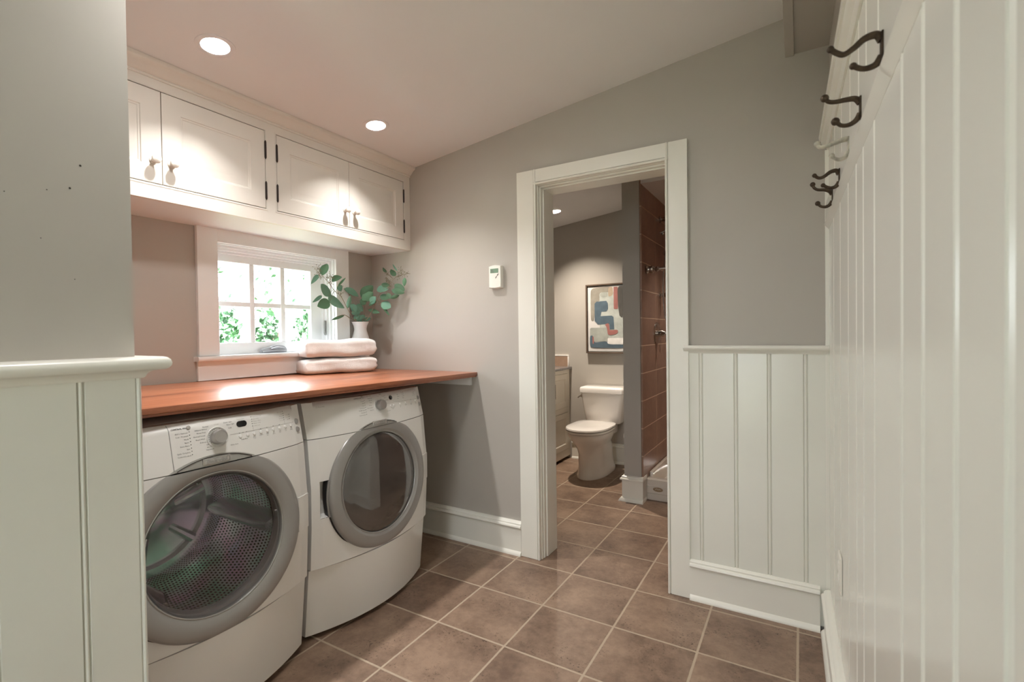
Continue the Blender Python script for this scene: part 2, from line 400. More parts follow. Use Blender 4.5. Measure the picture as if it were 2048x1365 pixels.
# bathroom
m = MB(); m.box((-.95, 2.15, 0), (.70, 2.30, 2.45)); struct('wall_bath_back', m, M_wall, 'warm lit taupe bathroom wall behind the toilet', 'wall', smooth=False)
m = MB(); m.box((-.95, YB2, 0), (-.82, 2.15, 2.35)); struct('wall_bath_left', m, M_wall, 'taupe bathroom wall behind the vanity', 'wall', smooth=False)
m = MB(); m.box((.562, 1.2, 0), (.688, 2.15, 2.40)); struct('wall_bath_stub', m, M_wall, 'taupe end of the stub wall between toilet and shower', 'wall', smooth=False)
m = MB(); m.box((.688, 1.21, .06), (.70, 2.15, 2.40)); struct('wall_shower_left', m, M_shtile, 'brown tiled shower wall with pale grout', 'wall', smooth=False)
m = MB(); m.box((.70, 2.12, .06), (1.82, 2.30, 2.45)); struct('wall_shower_back', m, M_shtileb, 'brown tiled wall at the back of the shower', 'wall', smooth=False)
m = MB(); m.box((1.80, YB2, 0), (1.95, 2.30, 2.55)); struct('wall_shower_right', m, M_shtile, 'brown tiled wall at the far side of the shower', 'wall', smooth=False)
m = MB(); m.box((.70, 1.2, 2.292), (1.82, 2.15, 2.36)); struct('trim_3', m, M_ceil, 'pale lowered ceiling panel over the shower', 'ceiling', smooth=False)

# ------------------------------------------------------------------ trim
BASE = [(0, 0), (.034, 0), (.034, .004), (.031, .014), (.024, .021), (.022, .023), (.022, .150), (.029, .152), (.033, .158), (.031, .165), (.022, .170), (.024, .175), (.018, .182), (.008, .186), (0, .186)]
def base_y(name, x0, x1, yw, sgn, mat, label):
    m = MB(); m.prism([(yw+sgn*p[0], p[1]) for p in BASE], 'x', x0, x1); return struct(name, m, mat, label, 'baseboard')
base_y('baseboard_back_left', XL+.001, .342, YB, -1, M_trim, 'white baseboard between the dryer and the door casing')
base_y('baseboard_back_right', 1.236, RX-.034, YB, -1, M_trim, 'white baseboard under the panelling right of the door')
base_y('baseboard_bath', -.26, .56, 2.15, -1, M_trim, 'white baseboard behind the toilet')
m = MB(); rw(m, BASE, .0355, RT); struct('baseboard_right', m, M_trim, 'white baseboard along the tall panelling at right', 'baseboard')
m = MB(); m.prism([(.40+p[0], p[1]) for p in BASE], 'y', YR, -1.775); struct('baseboard_partition', m, M_trim, 'white baseboard at the foot of the near left panelling', 'baseboard')
m = MB()
pl = [(0, 0), (.036, 0), (.036, .006), (.024, .024), (.014, .026), (.014, .150), (.026, .153), (.027, .164), (.014, .170), (.016, .180), (.006, .186), (0, .186)]
L = []
for h, z in pl: L.append([(.562-h, 1.2-h, z), (.700+h*.15, 1.2-h, z), (.700+h*.15, 1.29, z), (.562-h, 1.29, z)])
m.loops(L); bmesh.ops.recalc_face_normals(m.bm, faces=m.bm.faces[:]); struct('baseboard_stub', m, M_trim, 'white moulded baseboard wrapped around the stub wall by the shower', 'baseboard')

BD = [(-.013, 0), (-.0085, -.0055), (-.006, -.0015), (0, .0008), (.006, -.0015), (.0085, -.0055), (.013, 0)]
def bead_profile(a, b, grooves, w=1.0):
    pr = [(a, 0)]
    for g in sorted(grooves):
        pr += [(g+p[0]*w, p[1]) for p in BD if a < g+p[0]*w < b]
    return pr+[(b, 0)]
# panelling right of the door, on the back wall
pr = bead_profile(1.228, RX-.001, (1.288, 1.433, 1.563, 1.696), .72)
m = MB(); m.prism([(x, YB-.012-h) for x, h in pr]+[(RX, YB), (1.228, YB)], 'z', .02, 1.150)
struct('trim_4', m, M_bead, 'white beaded panelling between the door casing and the right wall', 'panelling')
CAP = [(0, 1.134), (.016, 1.134), (.018, 1.140), (.024, 1.146), (.026, 1.150), (.034, 1.150), (.039, 1.154), (.041, 1.160), (.039, 1.166), (.034, 1.170), (0, 1.170)]
m = MB(); m.prism([(YB-p[0], p[1]) for p in CAP], 'x', 1.215, RX); struct('trim_5', m, M_trim, 'white cap rail on the panelling right of the door', 'moulding')
# tall panelling on the right wall
GR = [.238, .487, .72, .90, 1.026, 1.183, 1.444, 1.572, 1.709, 1.845, 1.98, 2.12, 2.26, 2.5, 2.74, 3.0, 3.3]
pr = bead_profile(.013, RT, GR, .8)
m = MB(); m.prism([(t, h) for t, h in pr]+[(RT, -.0028), (.013, -.0028)], 'z', .02, 1.640, fn=lambda t, h, z: RW(t, h, z)); struct('trim_6', m, M_bead, 'tall white beaded panelling on the right wall', 'panelling')
pr = bead_profile(.013, RT, [g+.05 for g in GR], .7)
m = MB(); m.prism([(t, h) for t, h in pr]+[(RT, -.0028), (.013, -.0028)], 'z', 1.730, 2.0, fn=lambda t, h, z: RW(t, h, z)); struct('trim_7', m, M_bead, 'short white beaded boards above the hook rail', 'panelling')
m = MB(); rw(m, [(-.002, 1.637), (.0006, 1.637), (.015, 1.655), (.0165, 1.658), (.015, 1.661), (.012, 1.664), (.012, 1.735), (.008, 1.739), (-.002, 1.739)], .013, RT)
struct('trim_8', m, M_bead, 'white hook rail board with a bevelled lower edge', 'rail')
m = MB(); rw(m, [(-.003, 1.955), (.006, 1.955), (.010, 1.965), (.012, 1.972), (.022, 1.978), (.026, 1.984), (.026, 1.992), (.032, 1.994), (.034, 2.010), (.030, 2.016), (-.003, 2.018)], .008, RT)
struct('trim_9', m, M_trim, 'white moulded cap along the top of the tall panelling', 'moulding')
m = MB(); rw(m, [(-.002, .17), (.013, .17), (.013, 1.955), (-.002, 1.955)], .0005, .0128); struct('trim_10', m, M_trim, 'thin white corner strip where the right wall meets the door wall', 'moulding', smooth=False)
# near left panelling
pr = bead_profile(YR, -1.772, (-1.878, -2.01, -2.15, -2.3, -2.45, -2.7, -3.0), .55)
bd = [(-1.772-.011, 0), (-1.772-.0095, -.003), (-1.772-.008, 0), (-1.772-.004, .0022), (-1.772-.001, .0008), (-1.772+.0015, -.003)]
pr = [p for p in pr if p[0] < -1.79]+bd
m = MB(); m.prism([(.412+h, y) for y, h in pr]+[(.386, -1.7705), (.386, YR)], 'z', .02, 1.160); struct('trim_11', m, M_bead, 'white beaded panelling on the near left wall', 'panelling')
m = MB()
CP2 = [(0, 1.148), (.004, 1.148), (.007, 1.152), (.009, 1.158), (.015, 1.163), (.020, 1.166), (.033, 1.166), (.039, 1.169), (.043, 1.175), (.044, 1.181), (.042, 1.188), (.037, 1.193), (.031, 1.195), (0, 1.195)]
L = []
for h, z in CP2: L.append([(.413+h, YR, z), (.413+h, -1.772+h, z), (.30, -1.772+h, z), (.30, YR, z)])
m.loops(L); m.bm.faces.new([m.bm.verts.new(p) for p in L[0]]); bmesh.ops.remove_doubles(m.bm, verts=m.bm.verts[:], dist=1e-6); bmesh.ops.recalc_face_normals(m.bm, faces=m.bm.faces[:])
struct('trim_12', m, M_trim, 'thick rounded white cap rail on the near left panelling', 'moulding')

# ------------------------------------------------------------------ door casing and jambs
dr = thing('door_1', (.80, YB, 0), 'white cased doorway opening to the bathroom', 'door'); dr['kind'] = 'structure'
CF = YB-.022
def casing_leg(xo, xi, nm):
    s = 1 if xi > xo else -1
    pf = [(xo, YB), (xo, CF), (xi-s*.015, CF), (xi-s*.0145, CF+.006), (xi-s*.012, CF+.006), (xi-s*.011, CF-.002), (xi-s*.006, CF-.004), (xi-s*.001, CF-.001), (xi, CF+.006), (xi, YB+.02)]
    m = MB(); m.prism(pf, 'z', .002, 2.112); mk(nm, m, M_trim, dr)
casing_leg(.343, .459, 'side_casing'); casing_leg(1.236, 1.137, 'side_casing')
m = MB()
m.prism([(YB, 2.112), (CF, 2.112), (CF, 2.046), (CF+.006, 2.0455), (CF+.006, 2.043), (CF-.002, 2.042), (CF-.004, 2.037), (CF-.001, 2.032), (CF+.006, 2.031), (YB+.02, 2.031)], 'x', .4455, 1.1505)
mk('head_casing', m, M_trim, dr)
m = MB()
m.box((.40, YB, 0.001), (.462, YB2+.001, 2.05)); m.box((.462, .115, 0.001), (.473, YB2+.004, 2.032), .001)
m.box((.462, .088, .001), (.467, .115, 2.032), .001)
m.box((1.134, YB, 0.001), (1.20, YB2+.001, 2.05)); m.box((1.128, .115, .001), (1.134, YB2, 2.03))
m.box((.40, YB, 2.030), (1.20, YB2+.001, 2.06)); m.box((.462, .115, 2.018), (1.134, YB2+.004, 2.031), .001); m.box((.462, .088, 2.024), (1.134, .115, 2.031), .001)
mk('door_jamb', m, M_trim, dr, False)

# ------------------------------------------------------------------ window
w1 = thing('window_1', (XL, -.595, 1.12), 'small white six pane window above the wooden counter', 'window'); w1['kind'] = 'structure'
CX = -.779
m = MB()
def flat(m, y0, y1, z0, z1): m.box((XL, y0, z0), (CX, y1, z1), .0015, 1)
flat(m, -1.045, OY0+.006, 1.146, 1.772); flat(m, OY1-.006, -.142, 1.146, 1.772); flat(m, OY0+.006, OY1-.006, 1.704, 1.772)
mk('window_casing', m, M_white, w1)
m = MB(); m.prism([(XL-.06, 1.121), (-.757, 1.121), (-.753, 1.125), (-.751, 1.133), (-.753, 1.141), (-.757, 1.145), (XL-.06, 1.145)], 'y', -1.062, -.128); mk('window_sill', m, M_white, w1)
m = MB(); m.box((XL, -1.05, 1.027), (-.783, -.14, 1.1215), .001, 1); mk('window_apron', m, M_white, w1)
# stepped reveal
m = MB()
steps = [(-.800, -.822, 0.0), (-.822, -.838, .012), (-.838, -.856, .024), (-.856, -.875, .036)]
for xa, xb, i in steps:
    m.box((xa, OY0, OZ1-.012-i), (xb, OY1, OZ1)); m.box((xa, OY1-.010-i, OZ0), (xb, OY1, OZ1-.012-i)); m.box((xa, OY0, OZ0), (xb, OY0+.010+i, OZ1-.012-i))
m.box((-.99, OY0, OZ1-.012), (-.875, OY1, OZ1)); m.box((-.99, OY1-.012, OZ0), (-.875, OY1, OZ1-.012)); m.box((-.99, OY0, OZ0), (-.875, OY0+.012, OZ1-.012)); m.box((-.99, OY0, OZ0-.001), (-.86, OY1, 1.146))
mk('window_frame', m, M_vinyl, w1, False)
SX0, SX1 = -.902, -.872
GY0, GY1, GZ0, GZ1 = -.903, -.355, 1.206, 1.626
m = MB()
m.box((SX0, OY0+.012, 1.146), (SX1, OY1-.012, GZ0), .002, 1); m.box((SX0, OY0+.012, GZ1), (SX1, OY1-.012, 1.70), .002, 1)
m.box((SX0, OY0+.012, GZ0), (SX1, GY0, GZ1), .002, 1); m.box((SX0, GY1, GZ0), (SX1, OY1-.012, GZ1), .002, 1)
mk('window_sash', m, M_vinyl, w1)
m = MB()
for k in (1, 2): m.box((SX0+.003, GY0+k*(GY1-GY0)/3-.0145, GZ0), (SX1-.003, GY0+k*(GY1-GY0)/3+.0145, GZ1), .003, 1)
m.box((SX0+.0045, GY0, 1.409-.013), (SX1-.0045, GY1, 1.409+.013), .003, 1); mk('muntins', m, M_vinyl, w1)
m = MB(); m.box((-.890, GY0-.005, GZ0-.005), (-.886, GY1+.005, GZ1+.005)); mk('glass_pane', m, M_pane, w1, False)
# folding crank operator
m = MB()
prf = [(-.700, 1.147), (-.695, 1.166), (-.672, 1.173), (-.640, 1.176), (-.625, 1.184), (-.590, 1.188), (-.560, 1.184), (-.545, 1.172), (-.540, 1.160), (-.541, 1.147)]
m.prism(prf, 'x', -.860, -.842)
bmesh.ops.bevel(m.bm, geom=[e for e in m.bm.edges], offset=.003, segments=2, affect='EDGES')
m.tube([(-.838, -.640, 1.168), (-.836, -.60, 1.176), (-.838, -.56, 1.168)], [.004, .006, .004], 8)
m.tube([(-.838, -.690, 1.154), (-.836, -.60, 1.160), (-.838, -.548, 1.153)], [.004, .005, .004], 8)
mk('crank_handle', m, paint('grey_crank', (.38, .39, .42), .35, .03, 20, 0), w1)
m = MB(); m.box((-.852, -.2795, 1.24), (-.836, -.2745, 1.33), .002); m.tube([(-.842, -.283, 1.33), (-.840, -.287, 1.25)], [.003, .005], 8); mk('sash_lock', m, M_silver, w1)

# ------------------------------------------------------------------ countertop
def cz(y): return 1.012-.0122*(y-YB)
m = MB()
def slab(m, x0, x1, y0, y1, t0, t1, bev):
    v = []
    m2 = MB(); m2.box((x0, y0, t0), (x1, y1, t1), bev, 2)
    for q in m2.bm.verts: q.co.z += cz(q.co.y)
    me = bpy.data.meshes.new('t'); m2.bm.to_mesh(me); m2.bm.free(); m.bm.from_mesh(me); bpy.data.meshes.remove(me)
slab(m, XL+.001, .050, -1.770, YB-.001, -.019, 0, .002)
ct = mk('countertop', m, M_wood); tag(ct, 'glossy reddish brown wooden counter over the washer and dryer', 'countertop')
m = MB(); slab(m, XL+.001, .044, -1.770, YB-.001, -.028, -.0195, .001); mk('edge_strip', m, M_wood, ct)
m = MB(); m.box((-.55, YB-.022, .935), (.012, YB-.001, .983), .002); mk('support_cleat', m, M_white, ct)

# ------------------------------------------------------------------ wall cabinet
cb = thing('wall_cabinet', (-.62, -.85, 1.768), 'long cream wall cabinet with four panelled doors above the window', 'cabinet')
XF = -.45; CZ0, CZ1 = 1.768, 2.262
m = MB()
m.box((XL+.001, -1.771, CZ0+.018), (XL+.012, YB-.001, 2.236)); m.box((XL+.001, -1.771, 2.2), (XF-.02, YB-.001, 2.236))
mk('carcass', m, M_cab, cb, False)
m = MB(); m.box((XL+.001, -1.771, CZ0), (XF-.0225, YB-.001, CZ0+.0178)); mk('bottom_panel', m, M_white, cb, False)  # underside painted whiter for the window light that falls on it
DZ0, DZ1 = 1.831, 2.187
ds = [(-1.752, -1.3325, 1), (-1.3295, -.906, 1), (-.846, -.4185, 1), (-.4155, .008, 1)]
m = MB()
m.box((XF-.022, -1.771, CZ0), (XF, YB-.001, DZ0-.003)); m.box((XF-.022, -1.771, DZ1+.003), (XF, YB-.001, 2.266))
m.box((XF-.022, -1.771, DZ0-.003), (XF, -1.755, DZ1+.003)); m.box((XF-.022, -.903, DZ0-.003), (XF, -.849, DZ1+.003)); m.box((XF-.022, .011, DZ0-.003), (XF, YB-.001, DZ1+.003))
for a, b in ((-1.755, -.903), (-.849, .011)):      # thin bead around each pair of doors
    for q in (((XF, a-.007, DZ0-.010), (XF+.0012, b+.007, DZ0-.0055)), ((XF, a-.007, DZ1+.0055), (XF+.0012, b+.007, DZ1+.010)), ((XF, a-.007, DZ0-.0055), (XF+.0012, a-.0028, DZ1+.0055)), ((XF, b+.0028, DZ0-.0055), (XF+.0012, b+.007, DZ1+.0055))): m.box(*q)
mk('face_frame', m, M_cab, cb, False)
m = MB(); m.prism([(XF-.01, 2.228), (XF+.004, 2.228), (XF+.007, 2.233), (XF+.005, 2.238), (XF+.012, 2.241), (XF+.022, 2.250), (XF+.032, 2.262), (XF+.041, 2.268), (XF+.046, 2.270), (XF+.050, 2.275), (XF+.052, ceil_z(XF+.052)-.001), (XF-.01, ceil_z(XF-.01)-.001)], 'y', -1.771, YB-.001)
mk('crown_moulding', m, M_cab, cb)
def rect(x, y0, y1, z0, z1): return [(x, y0, z0), (x, y1, z0), (x, y1, z1), (x, y0, z1)]
for i, (a, b, _) in enumerate(ds):
    m = MB(); ins = [(0, -.020), (0, -.001), (.001, 0), (.068, 0), (.071, -.004), (.075, -.0045), (.078, -.007), (.084, -.007), (.112, -.0015), (.114, -.0012)]
    m.loops([rect(XF+d, a+q, b-q, DZ0+q, DZ1-q) for q, d in ins])
    d = mk('cabinet_door', m, M_cab, cb, True, 20)
    ky = b-.030 if i % 2 == 0 else a+.030
    k = MB(); k.lathe([(.013, 0), (.013, .003), (.008, .006), (.0065, .012), (.008, .017), (.014, .022), (.017, .028), (.0155, .034), (.009, .038), (0, .0395)], (XF, ky, 1.917), 'x', 24)
    mk('knob', k, M_cab, d)
    hy = a-.0015 if i % 2 == 0 else b+.0015
    if i == 0: continue
    for hz in (1.912, 2.100):
        h = MB(); h.tube([(XF+.003, hy, hz-.043), (XF+.003, hy, hz-.038), (XF+.003, hy, hz-.036), (XF+.003, hy, hz+.036), (XF+.003, hy, hz+.038), (XF+.003, hy, hz+.043)], [.0015, .004, .0048, .0048, .004, .0015], 10)
        mk('hinge', h, M_hinge, d)
# pair 1 hinges for door at the hidden end are out of view

# ------------------------------------------------------------------ recessed lights
def recessed(x, y, label, power, col=(1, .965, .93), zc=None):
    z0 = ceil_z(x) if zc is None else zc
    t = thing('recessed_light', (x, y, z0), label, 'ceiling light', 'recessed ceiling lights')
    nrm = Vector((.122, 0, -1)).normalized(); a1 = Vector((1, 0, .122)).normalized(); a2 = Vector((0, 1, 0))
    ax = (nrm, a1, a2)
    m = MB(); m.lathe([(.0665, -.001), (.066, .003), (.060, .0045), (.050, .004), (.047, .002), (.047, -.004)], (x, y, z0), ax, 48); mk('trim_ring', m, M_ceil, t)
    m = MB(); m.lathe([(.047, .001), (.043, -.02), (.036, -.045), (.0345, -.055), (.033, -.056), (.033, -.066)], (x, y, z0), ax, 40); mk('reflector', m, M_white, t)
    m = MB(); m.lathe([(.0335, -.0665), (.030, -.064), (0, -.062)], (x, y, z0), ax, 32); mk('lens', m, M_lens, t)
    m = MB(); m.lathe([(.075, .0), (.075, -.1), (0, -.1)], (x, y, z0), ax, 24); mk('housing', m, M_dark, t)
    l = bpy.data.lights.new('lamp', 'AREA'); l.shape = 'DISK'; l.size = .058; l.energy = power; l.color = col
    o = bpy.data.objects.new('lamp', l); COL.objects.link(o); o.parent = t; o.location = -nrm*.058
    o.rotation_euler = (nrm).to_track_quat('-Z', 'Y').to_euler()
    return t
HOLES = [(-.180, -1.268), (-.192, -.463), (-.19, 1.66)]
for (x, y), lab, pw, cl in zip(HOLES, ('lit recessed light nearer the left edge, over the washer', 'lit recessed light over the dryer, near the door wall', 'lit recessed light in the bathroom ceiling, half hidden by the door jamb'), (16, 16, 36), ((1, .965, .93), (1, .965, .93), (1, .88, .74))):
    recessed(x, y, lab, pw, cl)
def fill_light(x, y, power):  # unseen lamp added to brighten the machine fronts
    z0 = ceil_z(x)-.012
    t = thing('added_fill_light', (x, y, z0), 'round fill light added above the corridor, out of view overhead', 'ceiling light')
    m = MB(); m.lathe([(.15, .0), (.155, -.02), (.14, -.025), (0, -.025)], (x, y, z0+.01), 'z', 40); mk('base', m, M_white, t)
    m = MB(); m.lathe([(.135, -.016), (.12, -.045), (.08, -.065), (0, -.072)], (x, y, z0), 'z', 40); mk('glass_shade', m, mat_emit('fill_light_glass', (1, .94, .86), 3), t)
    l = bpy.data.lights.new('lamp', 'AREA'); l.shape = 'DISK'; l.size = .26; l.energy = power; l.color = (1, .975, .95)
    o = bpy.data.objects.new('lamp', l); COL.objects.link(o); o.parent = t; o.location = (0, 0, -.08)
fill_light(.50, -1.45, 9.5)
sl_ = recessed(1.25, 1.72, 'recessed light added in the lowered shower ceiling, out of view', 14, (1, .88, .74), zc=2.29)  # unseen lamp added to brighten the shower tiles
# the ceiling is cut open at each can
cut = MB()
for x, y in HOLES: cut.lathe([(0, -.12), (.062, -.12), (.062, .03), (0, .03)], (x, y, ceil_z(x)+.10), 'z', 32)
cut.lathe([(0, -.1), (.062, -.1), (.062, .055), (0, .055)], (1.25, 1.72, 2.30), 'z', 32)
me = bpy.data.meshes.new('cut'); cut.bm.to_mesh(me); cut.bm.free(); co = bpy.data.objects.new('cut', me); COL.objects.link(co)
for ce in (bpy.data.objects['ceiling'], bpy.data.objects['trim_3']):
    md = ce.modifiers.new('b', 'BOOLEAN'); md.object = co; md.solver = 'EXACT'
    bpy.context.view_layer.update()
    ev = ce.evaluated_get(bpy.context.evaluated_depsgraph_get()); nm = bpy.data.meshes.new_from_object(ev)
    ce.modifiers.clear(); ce.data = nm
bpy.data.objects.remove(co)

# ------------------------------------------------------------------ washer and dryer
def interp(x, X, Y):
    if x <= X[0]: return Y[0]
    for a, b, p, q in zip(X, X[1:], Y, Y[1:]):
        if x <= b: return p+(q-p)*(x-a)/(b-a)
    return Y[-1]
EZ = [0, .02, .30, .48, .63, .82, .965]; EX = [-.045, -.045, 0, .011, .012, -.005, -.04]
def ez(z):     # smoothed
    return sum(interp(z+d, EZ, EX) for d in (-.05, -.025, 0, .025, .05))/5 if .06 < z < .91 else interp(z, EZ, EX)
def front(yp, z, base=False):
    a = abs(yp)
    if base: return interp(z, [0, .3], [-.045, -.012])+.085*(1-(yp/.345)**2)
    e = interp(z, EZ, EX)
    if a > .305: return e+(.345-a)/.04*.018
    b = .035+.019*max(0, min(1, (.55-z)/.25))
    if z > .945: e -= .017*((z-.945)/.021)**2
    return e+.018+b*(1-(a/.305)**2)
FONT = None
def text_mesh(m, s, size, place, align='LEFT', bold=0):
    cu = bpy.data.curves.new('t', 'FONT'); cu.body = s; cu.size = size; cu.align_x = align; cu.resolution_u = 1; cu.offset = bold
    o = bpy.data.objects.new('t', cu); COL.objects.link(o)
    bpy.context.view_layer.update()
    me = bpy.data.meshes.new_from_object(o.evaluated_get(bpy.context.evaluated_depsgraph_get()))
    for v in me.vertices: v.co = place(v.co.x, v.co.y)
    m.bm.from_mesh(me); bpy.data.meshes.remove(me); bpy.data.objects.remove(o); bpy.data.curves.remove(cu)
def machine(name, yc, label, kind):
    t = thing(name, (-.35, yc, 0), label, kind)
    W2 = .343; RG = .217
    wash = kind == 'washing machine'
    DC, DZc, RO = (yc-.006, .5775, .289) if wash else (yc-.004, .579, .284)
    TILT = []
    def tilted(o): TILT.append(o); return o
    P = lambda y, z, d=0, base=False: Vector((front(y, z, base)+d, yc+y, z))
    # carcass
    m = MB()
    m.box((-.745, yc-W2, .03), (-.04, yc-W2+.012, .962)); m.box((-.745, yc+W2-.012, .03), (-.04, yc+W2, .962))
    m.box((-.745, yc-W2, .03), (-.735, yc+W2, .962)); m.box((-.745, yc-W2, .955), (-.055, yc+W2, .967), .003); m.box((-.745, yc-W2, .03), (-.06, yc+W2, .045))
    mk('cabinet', m, M_side, t)
    # front skins, swept from one outline
    def skin(z0, z1, nz, base=False, hole=None, xs=None, rim=.012):
        m = MB(); ny = 92
        ys = sorted(set([-.345+.69*i/ny for i in range(ny+1)]+[-.305, .305]))
        zs = [z0+(z1-z0)*j/nz for j in range(nz+1)]
        V = {}
        def vv(i, j):
            if (i, j) not in V: V[i, j] = m.bm.verts.new(P(ys[i], zs[j], 0, base))
            return V[i, j]
        for i in range(len(ys)-1):
            for j in range(nz):
                yy = (ys[i]+ys[i+1])/2; zz = (zs[j]+zs[j+1])/2
                if hole and hole(yy, zz): continue
                m.bm.faces.new((vv(i, j), vv(i+1, j), vv(i+1, j+1), vv(i, j+1)))
        # turned edges
        bd = [e for e in m.bm.edges if e.is_boundary and (not hole or min(math.hypot(v.co.y-DC, v.co.z-DZc) for v in e.verts) > .29 or not wash)]
        bd = [e for e in m.bm.edges if e.is_boundary and all(abs(v.co.z-z0) < 1e-6 or abs(v.co.z-z1) < 1e-6 or abs(abs(v.co.y-yc)-.345) < 1e-6 for v in e.verts)]
        r = bmesh.ops.extrude_edge_only(m.bm, edges=bd)
        for v in [g for g in r['geom'] if isinstance(g, bmesh.types.BMVert)]: v.co.x -= rim if not base else rim
        bmesh.ops.recalc_face_normals(m.bm, faces=m.bm.faces[:])
        return m
    hole_r = RO-.012
    rec = (lambda y, z: False) if wash else (lambda y, z: -.318 < y < -.255 and .505 < z < .655)
    hole = lambda y, z: math.hypot(y-(DC-yc), z-DZc) < hole_r or rec(y, z)
    mk('lower_panel', skin(.022, .297, 24, True, rim=.03), M_appl, t, True, 40)
    mk('front_panel', skin(.302, .8215, 80, False, hole, rim=.025), M_appl, t, True, 22)
    cp = mk('control_panel', skin(.8245, .966, 22, False, hole, rim=.04), M_panel, t, True, 22)
    # dark sheet painted as the shade behind the seams, with a round opening
    m = MB()
    n = 64
    A = []; B = []
    for i in range(n):
        a = 2*PI*(i+.5)/n; ca, sa = math.cos(a), math.sin(a); k = 1/max(abs(ca)/.335, abs(sa)/.33)
        y_, z_ = (DC-yc)+ca*k, DZc+sa*k
        A.append((front(max(-.3, min(.3, y_)), z_)-.055-(.02 if abs(y_) > .3 else 0), yc+y_, z_)); B.append((.0 if wash else -.04, DC+ca*.262, DZc+sa*.262))
    m.loops([A, B], cap=False); m.box((-.06, yc-.335, .045), (-.055, yc+.335, .30))
    mk('seam_shade_sheet', m, M_dark, t)
    fz = -.0055 if wash else 0
    for s_ in (-1, 1):
        for xx in (-.62, -.12):
            m = MB(); m.lathe([(0, fz), (.02, fz), (.02, .012), (.012, .016), (.012, .034), (0, .034)], (xx, yc+s_*.28, 0), 'z', 16); mk('foot', m, M_black, t)
    # door ring
    XD = .046
    pf = [(RO, -.030), (RO, .000), (RO-.003, .006), (RO-.009, .010), (RO-.022, .013), (RO-.05, .012), (RG+.008, .006), (RG+.002, .003), (RG-.001, -.002), (RG-.004, -.012), (RG-.004, -.03)]
    ring = MB(); ring.lathe(pf, (XD, DC, DZc), 'x', 96, True)
    zc = .8235 if wash else .826
    seg = MB(); seg.bm = ring.bm.copy()
    gap = .0022 if wash else .0008
    for b_, nz, zz in ((ring, 1, zc-gap), (seg, -1, zc+gap)):
        g = b_.bm.verts[:]+b_.bm.edges[:]+b_.bm.faces[:]
        r = bmesh.ops.bisect_plane(b_.bm, geom=g, plane_co=(0, 0, zz), plane_no=(0, 0, nz), clear_outer=True)
        ed = [e for e in r['geom_cut'] if isinstance(e, bmesh.types.BMEdge)]
        bmesh.ops.holes_fill(b_.bm, edges=ed, sides=0)
    door = tilted(mk('door', ring, M_silver, t, True, 30))
    m = MB(); m.lathe([(RG+.0005, .0045), (RG+.003, .0065), (RG+.0055, .0055), (RG+.004, .003)], (XD, DC, DZc), 'x', 96, True); tilted(mk('glass_rim', m, M_silver2, door))
    if wash:
        gp = [(RG, -.002), (RG-.01, .004), (RG-.03, .010), (.15, .017), (.08, .021), (0, .022)]
        m = MB(); m.lathe(gp, (XD, DC, DZc), 'x', 72); tilted(mk('glass_bowl', m, M_bowl, door, True, 60))
    else:
        gp = [(RG, -.001), (RG-.006, .004), (RG-.03, .008), (.12, .014), (.06, .016), (0, .0165)]
        m = MB(); m.lathe(gp, (XD, DC, DZc), 'x', 72); tilted(mk('glass', m, M_dglass, door, True, 60))
    sg = tilted(mk('badge_trim', seg, M_silver2, cp, True, 30))
    m = MB()      # raised rim line of the trim segment
    pts = []
    for i in range(41):
        a = math.radians(28+124*i/40); y_ = (RO-.013)*math.cos(a); z_ = (RO-.013)*math.sin(a)
        if DZc+z_ > zc+.004: pts.append((XD+.0125, DC+y_, DZc+z_))
    m.tube(pts, .0012, 6); tilted(mk('groove_line', m, M_hinge, sg))
    # badge plate with its lettering
    bx = XD+.0128; bz_ = zc-.829
    m = MB(); m.box((bx-.004, DC-.043, .8345+bz_), (bx+.0035, DC+.043, .8555+bz_), .003, 2)
    bg_ = tilted(mk('badge', m, M_badge, sg))
    m = MB()
    for q in (((bx+.0033, DC-.040, .837+bz_), (bx+.0042, DC+.040, .838+bz_)), ((bx+.0033, DC-.040, .852+bz_), (bx+.0042, DC+.040, .853+bz_)), ((bx+.0033, DC-.040, .838+bz_), (bx+.0042, DC-.039, .852+bz_)), ((bx+.0033, DC+.039, .838+bz_), (bx+.0042, DC+.040, .852+bz_))): m.box(*q)
    text_mesh(m, 'KitchenAid', .0135, lambda a, b: Vector((bx+.0039, DC+a*1.05, .8405+bz_+b)), 'CENTER', .0004)
    tilted(mk('lettering', m, M_silver, bg_))
    # black ring painted as the shadow in the gap around the door
    m = MB(); m.lathe([(RO+.004, -.034), (RO+.0045, -.012), (RO+.001, -.008), (RO-.002, -.03)], (XD, DC, DZc), 'x', 96, True); tilted(mk('door_gap_shade', m, M_black, door))
    # hinge cover on the right
    m = MB()
    def hb(u, v):
        y_ = .288+.0575*u; z_ = .500+.128*v
        return P(min(y_, .3455), z_, .0045)
    m.grid(hb, 6, 8)
    bdd = [e for e in m.bm.edges if e.is_boundary]; r = bmesh.ops.extrude_edge_only(m.bm, edges=bdd)
    for v in [g for g in r['geom'] if isinstance(g, bmesh.types.BMVert)]: v.co.x -= .008
    bmesh.ops.recalc_face_normals(m.bm, faces=m.bm.faces[:])
    mk('hinge_cover', m, M_appl, t, True, 30)
